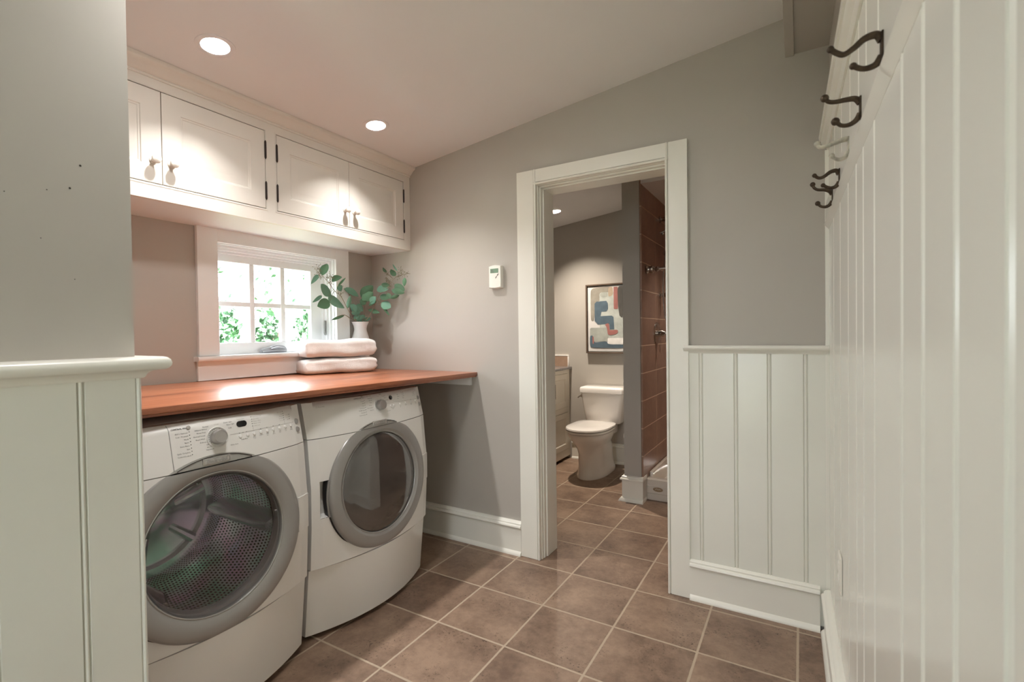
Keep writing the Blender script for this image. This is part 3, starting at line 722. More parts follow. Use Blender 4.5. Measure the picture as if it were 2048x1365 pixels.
    if not wash:
        m = MB()
        y0, y1, z0, z1 = -.319, -.252, .504, .656
        fr = [P(y0, z0), P(y1, z0), P(y1, z1), P(y0, z1)]
        bk = [P(y0+.012, z0+.010) - Vector((.030, 0, 0)), P(y1, z0+.010)-Vector((.036, 0, 0)), P(y1, z1-.004)-Vector((.036, 0, 0)), P(y0+.012, z1-.004)-Vector((.030, 0, 0))]
        m.loops([fr, bk]); mk('handle_recess', m, M_appl, t, True, 30)
        m = MB(); pts = [(.040, DC+(RO+.003)*math.cos(a), DZc+(RO+.006)*math.sin(a)) for a in [math.radians(166+29*i/16) for i in range(17)]]
        m.tube(pts, .004, 8); mk('door_grip', m, M_silver, door)
    # drum
    if wash:
        m = MB(); uv = m.bm.loops.layers.uv.new('UVMap')
        nn = 96; R = .252; X0, X1 = .0, -.40
        rings = []
        for xx, rr in ((.020, .205), (.018, .225), (-.01, R), (-.10, R), (-.20, R), (-.30, R), (X1, R), (X1-.02, R-.02)):
            rings.append([m.bm.verts.new((xx, DC+math.cos(2*PI*i/nn)*rr, DZc+math.sin(2*PI*i/nn)*rr)) for i in range(nn)])
        for q, (A, B) in enumerate(zip(rings, rings[1:])):
            for i in range(nn):
                f = m.bm.faces.new((A[i], B[i], B[(i+1) % nn], A[(i+1) % nn]))
                for lp, (uu, vv_) in zip(f.loops, ((i/nn, q), (i/nn, q+1), ((i+1)/nn, q+1), ((i+1)/nn, q))): lp[uv].uv = (uu, vv_/7)
        dm = mk('drum', m, M_drum, t, True, 50)
        m = MB(); m.lathe([(R-.02, X1-.02), (.20, X1-.015), (.19, X1-.03), (.10, X1-.012), (.07, X1+.012), (.03, X1+.03), (0, X1+.032)], (0, DC, DZc), 'x', 64)
        for k in range(6):
            a = 2*PI*k/6+.3; m.tube([(X1-.008, DC+math.cos(a)*.06, DZc+math.sin(a)*.06), (X1-.008, DC+math.cos(a)*.19, DZc+math.sin(a)*.19)], [.012, .02], 10)
        mk('drum_back', m, M_steel, dm)
        for k in range(3):
            a = 2*PI*k/3+PI*.62
            m = MB(); ca, sa = math.cos(a), math.sin(a)
            sec = [(-.045, 0), (-.03, .03), (-.012, .066), (0, .072), (.012, .066), (.03, .03), (.045, 0)]
            L = []
            for xx, s_ in ((-.02, .75), (-.06, 1), (-.34, 1), (-.395, .8)):
                L.append([(xx, DC+ca*(R-h*s_)-sa*w*s_, DZc+sa*(R-h*s_)+ca*w*s_) for w, h in sec])
            m.loops(L, cap=False)
            for e_ in (L[0], L[-1]): m.bm.faces.new([m.bm.verts.new(p) for p in e_])
            bmesh.ops.recalc_face_normals(m.bm, faces=m.bm.faces[:]); mk('drum_baffle', m, M_steel, dm, True, 60)
        m = MB(); m.lathe([(.262, .022), (.250, .034), (.232, .040), (.214, .036), (.206, .024), (.206, .012)], (0, DC, DZc), 'x', 72); mk('door_seal', m, paint('grey_seal', (.13, .13, .13), .5, .05, 10, 0), t)
    # --- control panel details
    PP = lambda y, z, d=.0006: P(y, z, d)
    nv = Vector((1, 0, .24)).normalized()
    ax = (nv, Vector((0, 1, 0)), Vector((-.24, 0, 1)).normalized())
    ky, kz = (.0065, .9081) if wash else (.0160, .9164)
    c0 = P(ky, kz)
    m = MB(); m.lathe([(.0335, .0), (.0335, .0022), (.0322, .003), (.0300, .0022), (.0290, .0012)], c0, ax, 40, True); mk('dial_ring', m, M_panel, cp)
    m = MB(); m.lathe([(.0235, 0), (.0232, .010), (.0215, .022), (.0200, .0245), (.0180, .0248), (.0178, .0242), (0, .0238)], c0, ax, 40); kb = mk('dial_knob', m, M_knob, cp)
    pale = True
    def tx(s_, y, z, size=.0058, al='LEFT', mb=None, bold=0):
        q = MB(); text_mesh(q, s_, size, lambda a, b: PP(y+a, z+b), al, bold); mk('printed_label', q, M_inkl if mb else M_ink, cp, False)
    def dot(y, z, r=.0014):
        q = MB(); q.lathe([(r, .0003), (r*.8, .0012), (0, .0014)], P(y, z), ax, 8); mk('indicator_light', q, M_ink, cp)
    def line(y0, z0, y1, z1, w=.0005):
        n_ = max(1, int(abs(y1-y0)/.02)); lm = MB()
        for k in range(n_):
            a, b = k/n_, (k+1)/n_
            q = [(y0+(y1-y0)*a, z0+(z1-z0)*a), (y0+(y1-y0)*b, z0+(z1-z0)*b)]
            dx, dz = q[1][0]-q[0][0], q[1][1]-q[0][1]; l_ = math.hypot(dx, dz); nx, nz_ = -dz/l_*w, dx/l_*w
            lm.bm.faces.new([lm.bm.verts.new(PP(yy, zz)) for yy, zz in ((q[0][0]-nx, q[0][1]-nz_), (q[1][0]-nx, q[1][1]-nz_), (q[1][0]+nx, q[1][1]+nz_), (q[0][0]+nx, q[0][1]+nz_))])
        mk('printed_line', lm, M_inkl, cp, False)
    if wash:
        tx('CONTROL ON', -.080, .949, .0062, 'RIGHT', None, .0002)
        for k, s_ in enumerate(('Add a Garment', 'Soak / Prewash', 'Wash', 'Rinse', 'Extra Rinse', 'Spin', 'Cycle Complete', 'Control Locked')):
            z_ = .9385-.0098*k; tx(s_, -.0775, z_-.0035, .0056, 'RIGHT'); dot(-.0733, z_)
        lab = [('Normal', -.0165, .9445), ('Whitest Whites', -.0215, .9365), ('Heavy Duty', -.0265, .928), ('Normal/Casual', -.030, .918), ('Rapid Wash', -.031, .908), ('Delicate', -.0285, .898), ('Silk', -.022, .889), ('Wool', -.0165, .881), ('Handwash', -.009, .8735)]
        for s_, a, b in lab: tx(s_, a, b, .0056, 'RIGHT')
        for s_, a, b in (('Drain / Spin', .0325, .9475), ('Rinse / Spin', .0405, .9395), ('Soak', .0450, .9285)): tx(s_, a, b, .0056)
        tx('CYCLES', .0085, .9465, .0045, 'CENTER', pale)
        tx('Estimated Time', .0915, .9515, .0042, 'CENTER', pale); tx('Remaining', .0915, .9475, .0038, 'CENTER', pale)
        for k, s_ in enumerate(('Super Hot / Cold', 'Hot / Cold', 'Warm / Warm', 'Warm / Cold', 'Cold / Cold')):
            z_ = .9528-.0076*k; dot(.1302, z_); tx(s_, .1345, z_-.002, .0050, 'LEFT', pale)
        for k, s_ in enumerate(('Extra High', 'High', 'Medium', 'Low Med', 'No Spin')):
            z_ = .9519-.0077*k; dot(.2622, z_); tx(s_, .2585, z_-.002, .0046, 'RIGHT', pale)
        for k, s_ in enumerate(('Heavy', 'Normal', 'Light')):
            z_ = .9369-.008*k; dot(.2888, z_); tx(s_, .285, z_-.002, .0046, 'RIGHT', pale)
        line(.047, .9081, .306, .9059); line(.131, .909, .131, .920); line(.2625, .907, .2625, .917)
        for y_ in (.0792, .092, .1045, .158, .184, .2105, .238): dot(y_, .9077, .0013)
        bt = (.0805, .1073, .1317, .158, .1835, .2092, .2367, .2626, .2891)
        for y_, s_ in zip(bt[2:], ('Wash|Temp', 'Soil Level', 'Extra|Rinse', 'Spin|Speed', 'Cycle|Signal', 'Auto|Soak', 'Drain|& Spin')):
            for q, w_ in enumerate(s_.split('|')): tx(w_, y_, .8855-.0048*q, .0042, 'CENTER')
        tx('Delay Wash', .094, .8845, .0046, 'CENTER'); tx('Water Heat', .044, .8735, .0052, 'LEFT'); bz = .8965
        gb = ((.3195, .9056), (.3200, .8755)); dsp = (.0921, .9365); tx('STOP', .320, .8605, .0040, 'CENTER')
    else:
        tx('CONTROL ON', -.078, .9565, .0058, 'RIGHT', None, .0002)
        for k, s_ in enumerate(('Sensing', 'Wet', 'Damp', 'Cool Down', 'Wrinkle Guard', 'Check Lint', 'Control Locked')):
            z_ = .9469-.0099*k; tx(s_, -.0725, z_-.003, .0054, 'RIGHT'); dot(-.0682, z_)
        for s_, a, b in (('AUTO DRY', -.0185, .9600), ('Heavy Duty', -.021, .951), ('Normal', -.026, .942), ('Casual', -.029, .932), ('Delicate', -.030, .921), ('Super Delicate', -.028, .910), ('Rapid Dry', -.024, .8995)): tx(s_, a, b, .0052, 'RIGHT')
        for s_, a, b in (('TIMED', .031, .960), ('Touch Up', .040, .9515), ('Freshen', .049, .943), ('Rack Dry', .054, .932)): tx(s_, a, b, .0052)
        tx('CYCLES', .0165, .954, .0042, 'CENTER', pale); tx('Estimated Time', .0925, .953, .0042, 'CENTER', pale)
        for k, s_ in enumerate(('High', 'Medium', 'Low')): tx(s_, .140, .9475-.009*k, .0050)
        for k, s_ in enumerate(('More Dry', 'Normal', 'Less Dry', 'Damp')): tx(s_, .178, .9535-.0085*k, .0050)
        for k in range(3): dot(.270, .945-.007*k); dot(.282, .945-.007*k)
        line(.062, .9188, .300, .911); dot(.243, .9135)
        bt = (.0843, .1076, .1516, .1955, .2398, .2831); bz = .9040
        tx('More / Less', .096, .893, .0046, 'CENTER'); tx('Time', .096, .888, .0046, 'CENTER')
        for y_, s_ in zip(bt[2:], ('Temp|Set', 'Dryness', 'Wrinkle|Guard', 'Signal|Level')):
            for q, w_ in enumerate(s_.split('|')): tx(w_, y_, .893-.005*q, .0044, 'CENTER')
        tx('Press to Start', .052, .8825, .0046); gb = ((.3115, .9136), (.3150, .8810)); dsp = (.0926, .9413)
        tx('(2) Ensemble', -.297, .9435, .0075, 'LEFT', pale)
    for k in range(11):
        a = math.radians(105+13.5*k) if k < 9 else math.radians((70, 52)[k-9])
        q = MB(); q.lathe([(.0012, 0), (.0009, .0006), (0, .0007)], c0+ax[1]*.0265*math.cos(a)+ax[2]*.0265*math.sin(a)+ax[0]*.0012, ax, 8); mk('dial_mark', q, M_ink, cp)
    m = MB(); m.lathe([(.006, 0), (.006, .0025), (.0048, .0036), (0, .004)], P(-.0738 if wash else -.0695, .9511 if wash else .960), ax, 20); mk('control_button', m, M_badge, cp)
    m = MB()
    rr = .0098; wd = .0085 if wash else .0015
    out = [(wd+rr*math.cos(a), rr*math.sin(a)) for a in [math.radians(-90+15*i) for i in range(13)]]+[(-wd+rr*math.cos(a), rr*math.sin(a)) for a in [math.radians(90+15*i) for i in range(13)]]
    m.loops([[P(dsp[0]+a, dsp[1]+b, -.001) for a, b in out], [P(dsp[0]+a, dsp[1]+b, .001) for a, b in out], [P(dsp[0]+a*.9, dsp[1]+b*.9, .0012) for a, b in out]]); mk('display', m, M_lcd, cp)
    for y_ in bt:
        m = MB(); m.lathe([(.0058, 0), (.0056, .0016), (.0044, .0030), (0, .0036)], P(y_, bz), ax, 18); mk('push_button', m, M_appl, cp)
    for y_, z_ in gb:
        m = MB(); m.lathe([(.0105, 0), (.0103, .002), (.0085, .0032), (0, .0036)], P(y_, z_), ax, 22); mk('start_button', m, M_silver, cp)
    if wash:     # seam of the dispenser drawer
        m = MB(); m.grid(lambda u, v: P(-.1275-.0006+.0012*u, .8255+.139*v, .0006), 1, 40); mk('drawer_seam', m, M_ink, cp, False)
    for o in TILT:
        for v in o.data.vertices: v.co.x -= (v.co.z-DZc)*.06
    if wash: t.location += Vector((.03, 0, .0055))
    return t
machine('washing_machine', -1.4255, 'white front loading washer with smoked glass door and visible steel drum', 'washing machine')
machine('clothes_dryer', -.696, 'white front loading dryer with dark glass door beside the taupe wall', 'dryer')

# ------------------------------------------------------------------ towels
def towel(x, y, z, w, d, h, rot, label, seed):
    rnd = random.Random(seed)
    m = MB(); nu, nv = 60, 40
    ph = [rnd.uniform(0, 6) for _ in range(8)]
    A = Matrix.Rotation(rot, 3, 'Z')
    def sec(v):     # cross section: fold rounded at the front, soft edges
        a = 2*PI*v; ca, sa = math.cos(a), math.sin(a); e = .52
        return (abs(ca)**e*(1 if ca > 0 else -1), abs(sa)**e*(1 if sa > 0 else -1))
    V = []
    for i in range(nu+1):
        t = i/nu; s = 2*t-1
        end = (1-abs(s)**9)**.35 if abs(s) < 1 else 0
        row = []
        for j in range(nv):
            q = sec(j/nv)
            px = q[0]*d/2; pz = h/2+q[1]*h/2*(.55+.45*end)
            px *= .93+.07*end
            wob = .0034*math.sin(5*s+ph[0]+2*q[1])+.0014*math.sin(11*s+ph[1]+3*q[0])-.004*math.exp(-((j/nv-.02-.01*math.sin(3*s+ph[5]))/.02)**2)
            sag = -.004*(1+math.sin(3.1*s+ph[3]))*(q[1] > 0)
            p = Vector((px+wob*q[0], s*w/2*(.985+.015*abs(q[1])) + .004*math.sin(5*j/nv*6+ph[4])*(abs(s) > .93), max(0, pz+sag+wob*.7*q[1])))
            P_ = A @ p+Vector((x, y, z)); P_.z += cz(P_.y)-cz(y); row.append(m.bm.verts.new(P_))
        V.append(row)
    for i in range(nu):
        for j in range(nv): m.bm.faces.new((V[i][j], V[i][(j+1) % nv], V[i+1][(j+1) % nv], V[i+1][j]))
    for r_ in (V[0], V[-1][::-1]): m.bm.faces.new(r_[::-1])
    bmesh.ops.recalc_face_normals(m.bm, faces=m.bm.faces[:])
    o = mk('folded_towel', m, M_towel, None, True, 80); tag(o, label, 'towel', 'folded white towels on the counter')
    return o
TR = math.atan2(-.265, .964)*1.0
tz = cz(-.334)
towel(-.668, -.334, tz+.001, .435, .158, .094, TR, 'folded white terry towel at the bottom of the stack', 3)
towel(-.665, -.336, tz+.0955, .428, .160, .106, TR+.015, 'folded white terry towel on top of the stack', 11)

# ------------------------------------------------------------------ vase and sprigs
vz = cz(-.14)
m = MB()
H = 1.322-vz
m.lathe([(0, 0), (.034, 0), (.038, .004), (.048, .05), (.054, .10), (.058, .16), (.058, .185), (.053, .205), (.044, H-.072), (.039, H-.055), (.0385, H-.045), (.042, H-.025), (.050, H-.006), (.0535, H), (.0515, H), (.047, H-.008), (.037, H-.04), (.034, H-.06), (.034, .02), (0, .02)], (-.7475, -.0855, vz), 'z', 48)
v_ = mk('vase', m, M_vase); tag(v_, 'matte white waisted vase holding the leafy sprigs behind the towels', 'vase')
LEAF_L=[(-0.675,-0.427,1.581,-0.685,-0.380,1.654,0.046),(-0.669,-0.457,1.582,-0.657,-0.515,1.523,0.025),(-0.692,-0.343,1.552,-0.709,-0.261,1.593,0.044),(-0.691,-0.351,1.474,-0.673,-0.438,1.530,0.064),(-0.674,-0.431,1.466,-0.659,-0.507,1.422,0.021),(-0.687,-0.368,1.434,-0.666,-0.470,1.402,0.063),(-0.685,-0.379,1.468,-0.714,-0.237,1.402,0.052),(-0.703,-0.293,1.530,-0.717,-0.221,1.590,0.014),(-0.704,-0.287,1.505,-0.709,-0.259,1.542,0.035),(-0.720,-0.209,1.403,-0.726,-0.179,1.486,0.027),(-0.714,-0.238,1.361,-0.690,-0.355,1.328,0.018)]
LEAF_M=[(-0.777,-0.186,1.529,-0.748,-0.095,1.483,0.046),(-0.753,-0.110,1.431,-0.740,-0.068,1.390,0.051),(-0.763,-0.142,1.435,-0.755,-0.115,1.380,0.046),(-0.763,-0.143,1.379,-0.744,-0.083,1.380,0.033),(-0.758,-0.126,1.333,-0.746,-0.088,1.366,0.037),(-0.752,-0.107,1.326,-0.735,-0.055,1.367,0.042),(-0.740,-0.070,1.329,-0.723,-0.016,1.348,0.028)]
LEAF_R=[(-0.740,-0.084,1.483,-0.652,-0.061,1.550,0.070),(-0.731,-0.081,1.459,-0.653,-0.061,1.508,0.061),(-0.746,-0.085,1.465,-0.705,-0.075,1.435,0.047),(-0.674,-0.067,1.439,-0.633,-0.056,1.479,0.051),(-0.627,-0.055,1.525,-0.546,-0.034,1.522,0.051),(-0.596,-0.047,1.557,-0.536,-0.031,1.545,0.032),(-0.500,-0.022,1.603,-0.529,-0.029,1.648,0.039),(-0.559,-0.037,1.629,-0.584,-0.043,1.662,0.023),(-0.485,-0.018,1.634,-0.516,-0.026,1.681,0.014),(-0.436,-0.005,1.591,-0.442,-0.007,1.536,0.025),(-0.506,-0.023,1.553,-0.438,-0.006,1.509,0.050),(-0.526,-0.029,1.517,-0.438,-0.006,1.495,0.041),(-0.537,-0.031,1.467,-0.473,-0.015,1.483,0.025),(-0.607,-0.050,1.483,-0.542,-0.033,1.467,0.041),(-0.557,-0.036,1.500,-0.532,-0.030,1.462,0.028),(-0.598,-0.047,1.441,-0.534,-0.030,1.407,0.060),(-0.598,-0.047,1.423,-0.544,-0.033,1.355,0.021),(-0.696,-0.072,1.398,-0.609,-0.050,1.377,0.028),(-0.685,-0.070,1.425,-0.628,-0.055,1.451,0.028)]
STEM_L=[(-0.736,-0.127,1.321),(-0.731,-0.152,1.332),(-0.718,-0.216,1.407),(-0.708,-0.268,1.471),(-0.696,-0.325,1.502),(-0.687,-0.368,1.541),(-0.678,-0.416,1.574),(-0.670,-0.451,1.579)]
STEM_L2=[(-0.726,-0.177,1.336),(-0.714,-0.238,1.361),(-0.699,-0.311,1.346)]
STEM_R=[(-0.733,-0.082,1.322),(-0.707,-0.075,1.333),(-0.676,-0.067,1.369),(-0.649,-0.060,1.415),(-0.612,-0.051,1.488),(-0.561,-0.038,1.523),(-0.526,-0.028,1.567),(-0.485,-0.018,1.602),(-0.407,0.002,1.617)]
STEM_M=[(-0.745,-0.084,1.322),(-0.737,-0.059,1.371),(-0.739,-0.065,1.456),(-0.744,-0.081,1.483)]
STEM_M2=[(-0.749,-0.098,1.322),(-0.752,-0.106,1.361),(-0.759,-0.128,1.435),(-0.771,-0.168,1.517)]
BERRY_L=[(-0.668,-0.462,1.615),(-0.670,-0.453,1.595),(-0.671,-0.445,1.575),(-0.685,-0.379,1.574),(-0.691,-0.348,1.581),(-0.689,-0.362,1.550),(-0.708,-0.268,1.489)]
BERRY_R=[(-0.555,-0.036,1.619),(-0.560,-0.037,1.592),(-0.460,-0.012,1.633),(-0.426,-0.003,1.615),(-0.475,-0.016,1.602),(-0.531,-0.030,1.536),(-0.541,-0.032,1.563),(-0.608,-0.050,1.442),(-0.451,-0.009,1.610)]
FACE = Vector((.72, -.66, .22)).normalized()
def leaf(m, b, t, w, rnd, tilt):
    b, t = Vector(b), Vector(t); ax_ = t-b; L_ = ax_.length; d = ax_.normalized()
    side = d.cross(FACE).normalized(); nrm = side.cross(d)
    a = tilt; s2 = side*math.cos(a)+nrm*math.sin(a); n2 = s2.cross(d)
    nu, nv = 10, 6; V = []
    curl = rnd.uniform(-.12, .18)*L_
    for i in range(nu+1):
        u = i/nu; prof = math.sin(PI*u**.82)**.72 if 0 < u < 1 else 0
        row = []
        for j in range(nv+1):
            v = 2*j/nv-1
            p = b+d*L_*u+s2*(w/2*prof*v)+n2*(.16*w*abs(v)**1.3*prof*(1 if tilt >= 0 else -1)+curl*math.sin(PI*u)*.6)
            p.x = max(p.x, -.776); p.y = min(p.y, .060)
            row.append(m.bm.verts.new(p))
        V.append(row)
    for i in range(nu):
        for j in range(nv): m.bm.faces.new((V[i][j], V[i+1][j], V[i+1][j+1], V[i][j+1]))
    bmesh.ops.remove_doubles(m.bm, verts=m.bm.verts[:], dist=1e-5)
def smooth_path(P, n=5):
    P = [Vector(p) for p in P]; out = []
    for i in range(len(P)-1):
        p0, p1, p2, p3 = P[max(i-1, 0)], P[i], P[i+1], P[min(i+2, len(P)-1)]
        for k in range(n):
            t = k/n; out.append(.5*((2*p1)+(p2-p0)*t+(2*p0-5*p1+4*p2-p3)*t*t+(3*p1-p0-3*p2+p3)*t**3))
    return out+[P[-1]]
def sprig(stems, leaves, berries, label, mats, seed):
    rnd = random.Random(seed)
    foot = Vector((-.748, -.086, vz+.06))
    t = thing('eucalyptus_sprig', tuple(foot), label, 'sprig', 'eucalyptus sprigs in the vase')
    m = MB()
    for k, s_ in enumerate(stems):
        P_ = smooth_path(([tuple(foot+Vector((.004*k, .003*k, 0)))] if k == 0 or s_[0][2] < 1.33 else [])+list(s_)); n_ = len(P_)
        m.tube(P_, [.0026-.0016*i/n_ for i in range(n_)], 7)
    allp = [Vector(p) for s_ in stems for p in smooth_path(s_)]
    for q in leaves:       # petioles
        b = Vector(q[:3]); nb = min(allp, key=lambda p: (p-b).length)
        if .004 < (nb-b).length < .09: m.tube([nb, (nb+b)/2+Vector((0, 0, .002)), b], [.0011, .0009, .0008], 5)
    mk('stem', m, M_stem, t)
    for i, q in enumerate(leaves):
        m = MB(); leaf(m, q[:3], q[3:6], q[6], rnd, rnd.uniform(-.45, .45)); mk('leaf', m, mats[i % len(mats)], t, True, 60)
    for b in berries:
        m = MB(); b = Vector(b)
        nb = min(allp, key=lambda p: (p-b).length)
        m.tube([nb, b], [.0008, .0007], 5)
        for k in range(13):
            p = b+Vector((rnd.gauss(0, .010), rnd.gauss(0, .010), rnd.gauss(.002, .012))); p.y = min(p.y, .058)
            m.tube([b, p], [.0006, .0005], 4); m.ball(p, rnd.uniform(.0017, .0026), 5)
        mk('seed_cluster', m, M_berry, t)
    return t
sprig([STEM_L, STEM_L2], LEAF_L, BERRY_L, 'eucalyptus sprig leaning left in front of the window', [M_leaf, M_leaf2, M_leaf, M_leaf2, M_leaf2], 5)
sprig([STEM_M, STEM_M2], LEAF_M, [], 'short pale eucalyptus sprig in the middle of the vase', [M_leaf2], 6)
sprig([STEM_R], LEAF_R, BERRY_R, 'dark eucalyptus sprig leaning right towards the door wall', [M_leafd, M_leaf, M_leafd, M_leaf2, M_leaf2, M_leafd, M_leafd, M_leafd, M_leaf2, M_leaf, M_leafd, M_leafd, M_leafd, M_leafd, M_leafd, M_leaf2, M_leafd, M_leafd, M_leafd], 8)

# ------------------------------------------------------------------ thermostat
t = thing('thermostat', (.195, YB, 1.555), 'white wall thermostat with green display beside the door', 'thermostat')
m = MB()
oo = [(.157+.080*u, 1.494+(.122+.006*math.sin(PI*u))*v) for u, v in [(0, 0), (.25, -.02), (.5, -.03), (.75, -.02), (1, 0), (1, .25), (1, .5), (1, .75), (1, 1), (.75, 1), (.5, 1), (.25, 1), (0, 1), (0, .75), (0, .5), (0, .25)]]
cen = (.197, 1.555)
def ring_(s_, y): return [(cen[0]+(x-cen[0])*s_, y, cen[1]+(z-cen[1])*s_) for x, z in oo]
m.loops([ring_(1, YB), ring_(1, YB-.022), ring_(.97, YB-.027), ring_(.93, YB-.029)]); bmesh.ops.recalc_face_normals(m.bm, faces=m.bm.faces[:]); mk('body', m, M_tstat, t)
m = MB(); m.box((.168, YB-.0305, 1.577), (.222, YB-.0285, 1.602), .001, 1); dsp = mk('display', m, M_lcdg, t)
m = MB(); text_mesh(m, '72', .020, lambda a, b: Vector((.171+a, YB-.0307, 1.581+b)), 'LEFT', .0004); m.ball((.200, YB-.0306, 1.590), .0015, 5, (1, .3, 1)); mk('digits', m, M_ink, dsp)
for x, z in ((.217, 1.567), (.206, 1.553)):
    m = MB(); m.tube([(x-.004, YB-.029, z-.005), (x+.004, YB-.029, z+.005)], .0028, 8); mk('button', m, paint('grey_button', (.25, .25, .23), .5, .05, 20, 0), t)

# ------------------------------------------------------------------ coat hooks
def hook(tpos, z, label, mat, up_pts, lo_pts, plate_h, ball_r, sc):
    zc = z; p0 = RW(tpos, .012, z)
    t = thing('coat_hook', p0, label, 'coat hook', 'coat hooks on the white rail')
    def Q(h, dz): return Vector(RW(tpos, .012+h*sc, zc+dz*sc))
    m = MB()
    sec = [(-.012, 0), (.012, 0), (.012, .003), (-.012, .003)]
    m.prism([(-.010, 0), (.010, 0), (.010, .0025), (.006, .004), (-.006, .004), (-.010, .0025)], 'z', -plate_h/2, plate_h/2, fn=lambda a, h, dz: tuple(Vector(RW(tpos+a*sc, .0122+h*sc, zc+dz*sc))))
    mk('back_plate', m, mat, t)
    for nm, pts, r in (('upper_prong', up_pts, (.0078, .0052)), ('lower_prong', lo_pts, (.0072, .0050))):
        P_ = smooth_path([Q(*p) for p in pts], 6); n_ = len(P_)
        m = MB(); m.tube(P_, [(r[0]+(r[1]-r[0])*min(1, 1.6*i/n_))*sc for i in range(n_)], 10); m.ball(P_[-1], ball_r*sc, 8); mk(nm, m, mat, t)
    return t
S1 = ([(.002, .012), (.010, .024), (.028, .022), (.044, .010), (.060, .002), (.072, .008), (.082, .018)], [(.002, -.018), (.010, -.030), (.022, -.034), (.034, -.032), (.046, -.024)])
S2 = ([(.002, .012), (.012, .024), (.030, .026), (.052, .026), (.066, .030), (.074, .040)], [(.002, -.014), (.010, -.028), (.024, -.036), (.040, -.034), (.052, -.022)])
S3 = ([(.002, .022), (.020, .020), (.045, .013), (.064, .010), (.074, .012), (.078, .022)], [(.002, -.016), (.010, -.030), (.024, -.034), (.036, -.028), (.042, -.020)])
S4 = ([(.002, .010), (.010, .022), (.026, .020), (.044, .008), (.058, .006), (.070, .016)], [(.002, -.016), (.010, -.028), (.022, -.032), (.034, -.028), (.046, -.020)])
S5 = ([(.002, .010), (.010, .022), (.026, .030), (.048, .034), (.060, .044), (.064, .056)], [(.002, -.016), (.010, -.028), (.022, -.034), (.038, -.030), (.048, -.018)])
HK = [(1.371, 1.688, S1, M_bronze, .0066, .86, 'dark bronze coat hook nearest the viewer, highest in the photo'), (1.105, 1.695, S2, M_bronze, .0095, .86, 'brown coat hook with ball tips, second from the viewer'),
      (.876, 1.690, S3, M_chip, .008, .86, 'chipped white painted coat hook in the middle of the rail'), (.632, 1.680, S4, M_bronze, .007, .9, 'grey green coat hook, second from the door wall'),
      (.378, 1.682, S5, M_bronze, .0092, .9, 'dark coat hook nearest the door wall, lowest in the photo')]
for tp, z, S, mt, br, sc, lb in HK: hook(tp, z, lb, mt, S[0], S[1], .052, br, sc)

# ------------------------------------------------------------------ outlet plate
t = thing('outlet_plate', RW(.50, 0, .46), 'ivory electrical outlet plate low on the right wall', 'outlet')
m = MB()
def rp(a, b, h, z0, z1): return [RW(a, h, z0), RW(b, h, z0), RW(b, h, z1), RW(a, h, z1)]
m.loops([rp(.462, .538, .001, .402, .518), rp(.462, .538, .004, .402, .518), rp(.466, .534, .0075, .406, .514)]); bmesh.ops.recalc_face_normals(m.bm, faces=m.bm.faces[:]); mk('cover_plate', m, M_card, t)
for zz in (.440, .480):
    m = MB(); m.loops([rp(.484, .516, .0075, zz-.016, zz+.016), rp(.485, .515, .0095, zz-.015, zz+.015)]); bmesh.ops.recalc_face_normals(m.bm, faces=m.bm.faces[:]); mk('socket', m, M_trim, t)

# ------------------------------------------------------------------ toilet
tc = .115
t = thing('toilet', (tc, 1.8, 0), 'white two piece toilet seen through the doorway', 'toilet')
def oval(w, y0, y1, z, n=36, sq=.8, squ=.9):
    yc_ = (y0+y1)/2; out = []
    for i in range(n):
        a = 2*PI*i/n; ca, sa = math.cos(a), math.sin(a)
        ex = sq if sa > 0 else squ
        out.append((tc+w*abs(ca)**ex*(1 if ca > 0 else -1), yc_+(y1-y0)/2*abs(sa)**ex*(1 if sa > 0 else -1), z))
    return out
m = MB()
m.loops([oval(.128, 1.51, 2.05, 0, sq=.5, squ=.95), oval(.128, 1.51, 2.05, .022, sq=.5, squ=.95), oval(.118, 1.525, 2.04, .045, sq=.5), oval(.112, 1.53, 2.02, .10, sq=.5), oval(.112, 1.535, 2.0, .19, sq=.5), oval(.120, 1.52, 1.99, .24, sq=.6), oval(.135, 1.48, 1.97, .29), oval(.165, 1.435, 1.96, .335), oval(.178, 1.415, 1.955, .372), oval(.178, 1.415, 1.955, .388), oval(.168, 1.425, 1.95, .392)])
bmesh.ops.recalc_face_normals(m.bm, faces=m.bm.faces[:]); mk('bowl', m, M_porc, t, True, 60)
m = MB(); m.box((tc-.10, 1.90, .30), (tc+.10, 2.12, .405), .02, 3); mk('tank_deck', m, M_porc, t, True, 50)
m = MB(); m.loops([oval(.182, 1.405, 1.90, .394, sq=.45), oval(.186, 1.400, 1.90, .402, sq=.45), oval(.184, 1.403, 1.90, .412, sq=.45), oval(.178, 1.410, 1.895, .414, sq=.45)]); bmesh.ops.recalc_face_normals(m.bm, faces=m.bm.faces[:]); mk('seat', m, M_porc, t, True, 50)
m = MB(); m.loops([oval(.180, 1.404, 1.905, .417, sq=.45), oval(.186, 1.398, 1.905, .424, sq=.45), oval(.183, 1.402, 1.905, .434, sq=.45), oval(.165, 1.425, 1.89, .440, sq=.45), oval(.09, 1.52, 1.83, .444, sq=.5)]); bmesh.ops.recalc_face_normals(m.bm, faces=m.bm.faces[:]); mk('seat_lid', m, M_porc, t, True, 50)
m = MB()
def rr(w0, w1, y0, y1, z, r=.03):
    out = []
    for cx_, cy_, a0 in ((w1-r, y1-r, 0), (w0+r, y1-r, 90), (w0+r, y0+r, 180), (w1-r, y0+r, 270)):
        for k in range(6): a = math.radians(a0+18*k); out.append((cx_+r*math.cos(a), cy_+r*math.sin(a), z))
    return out
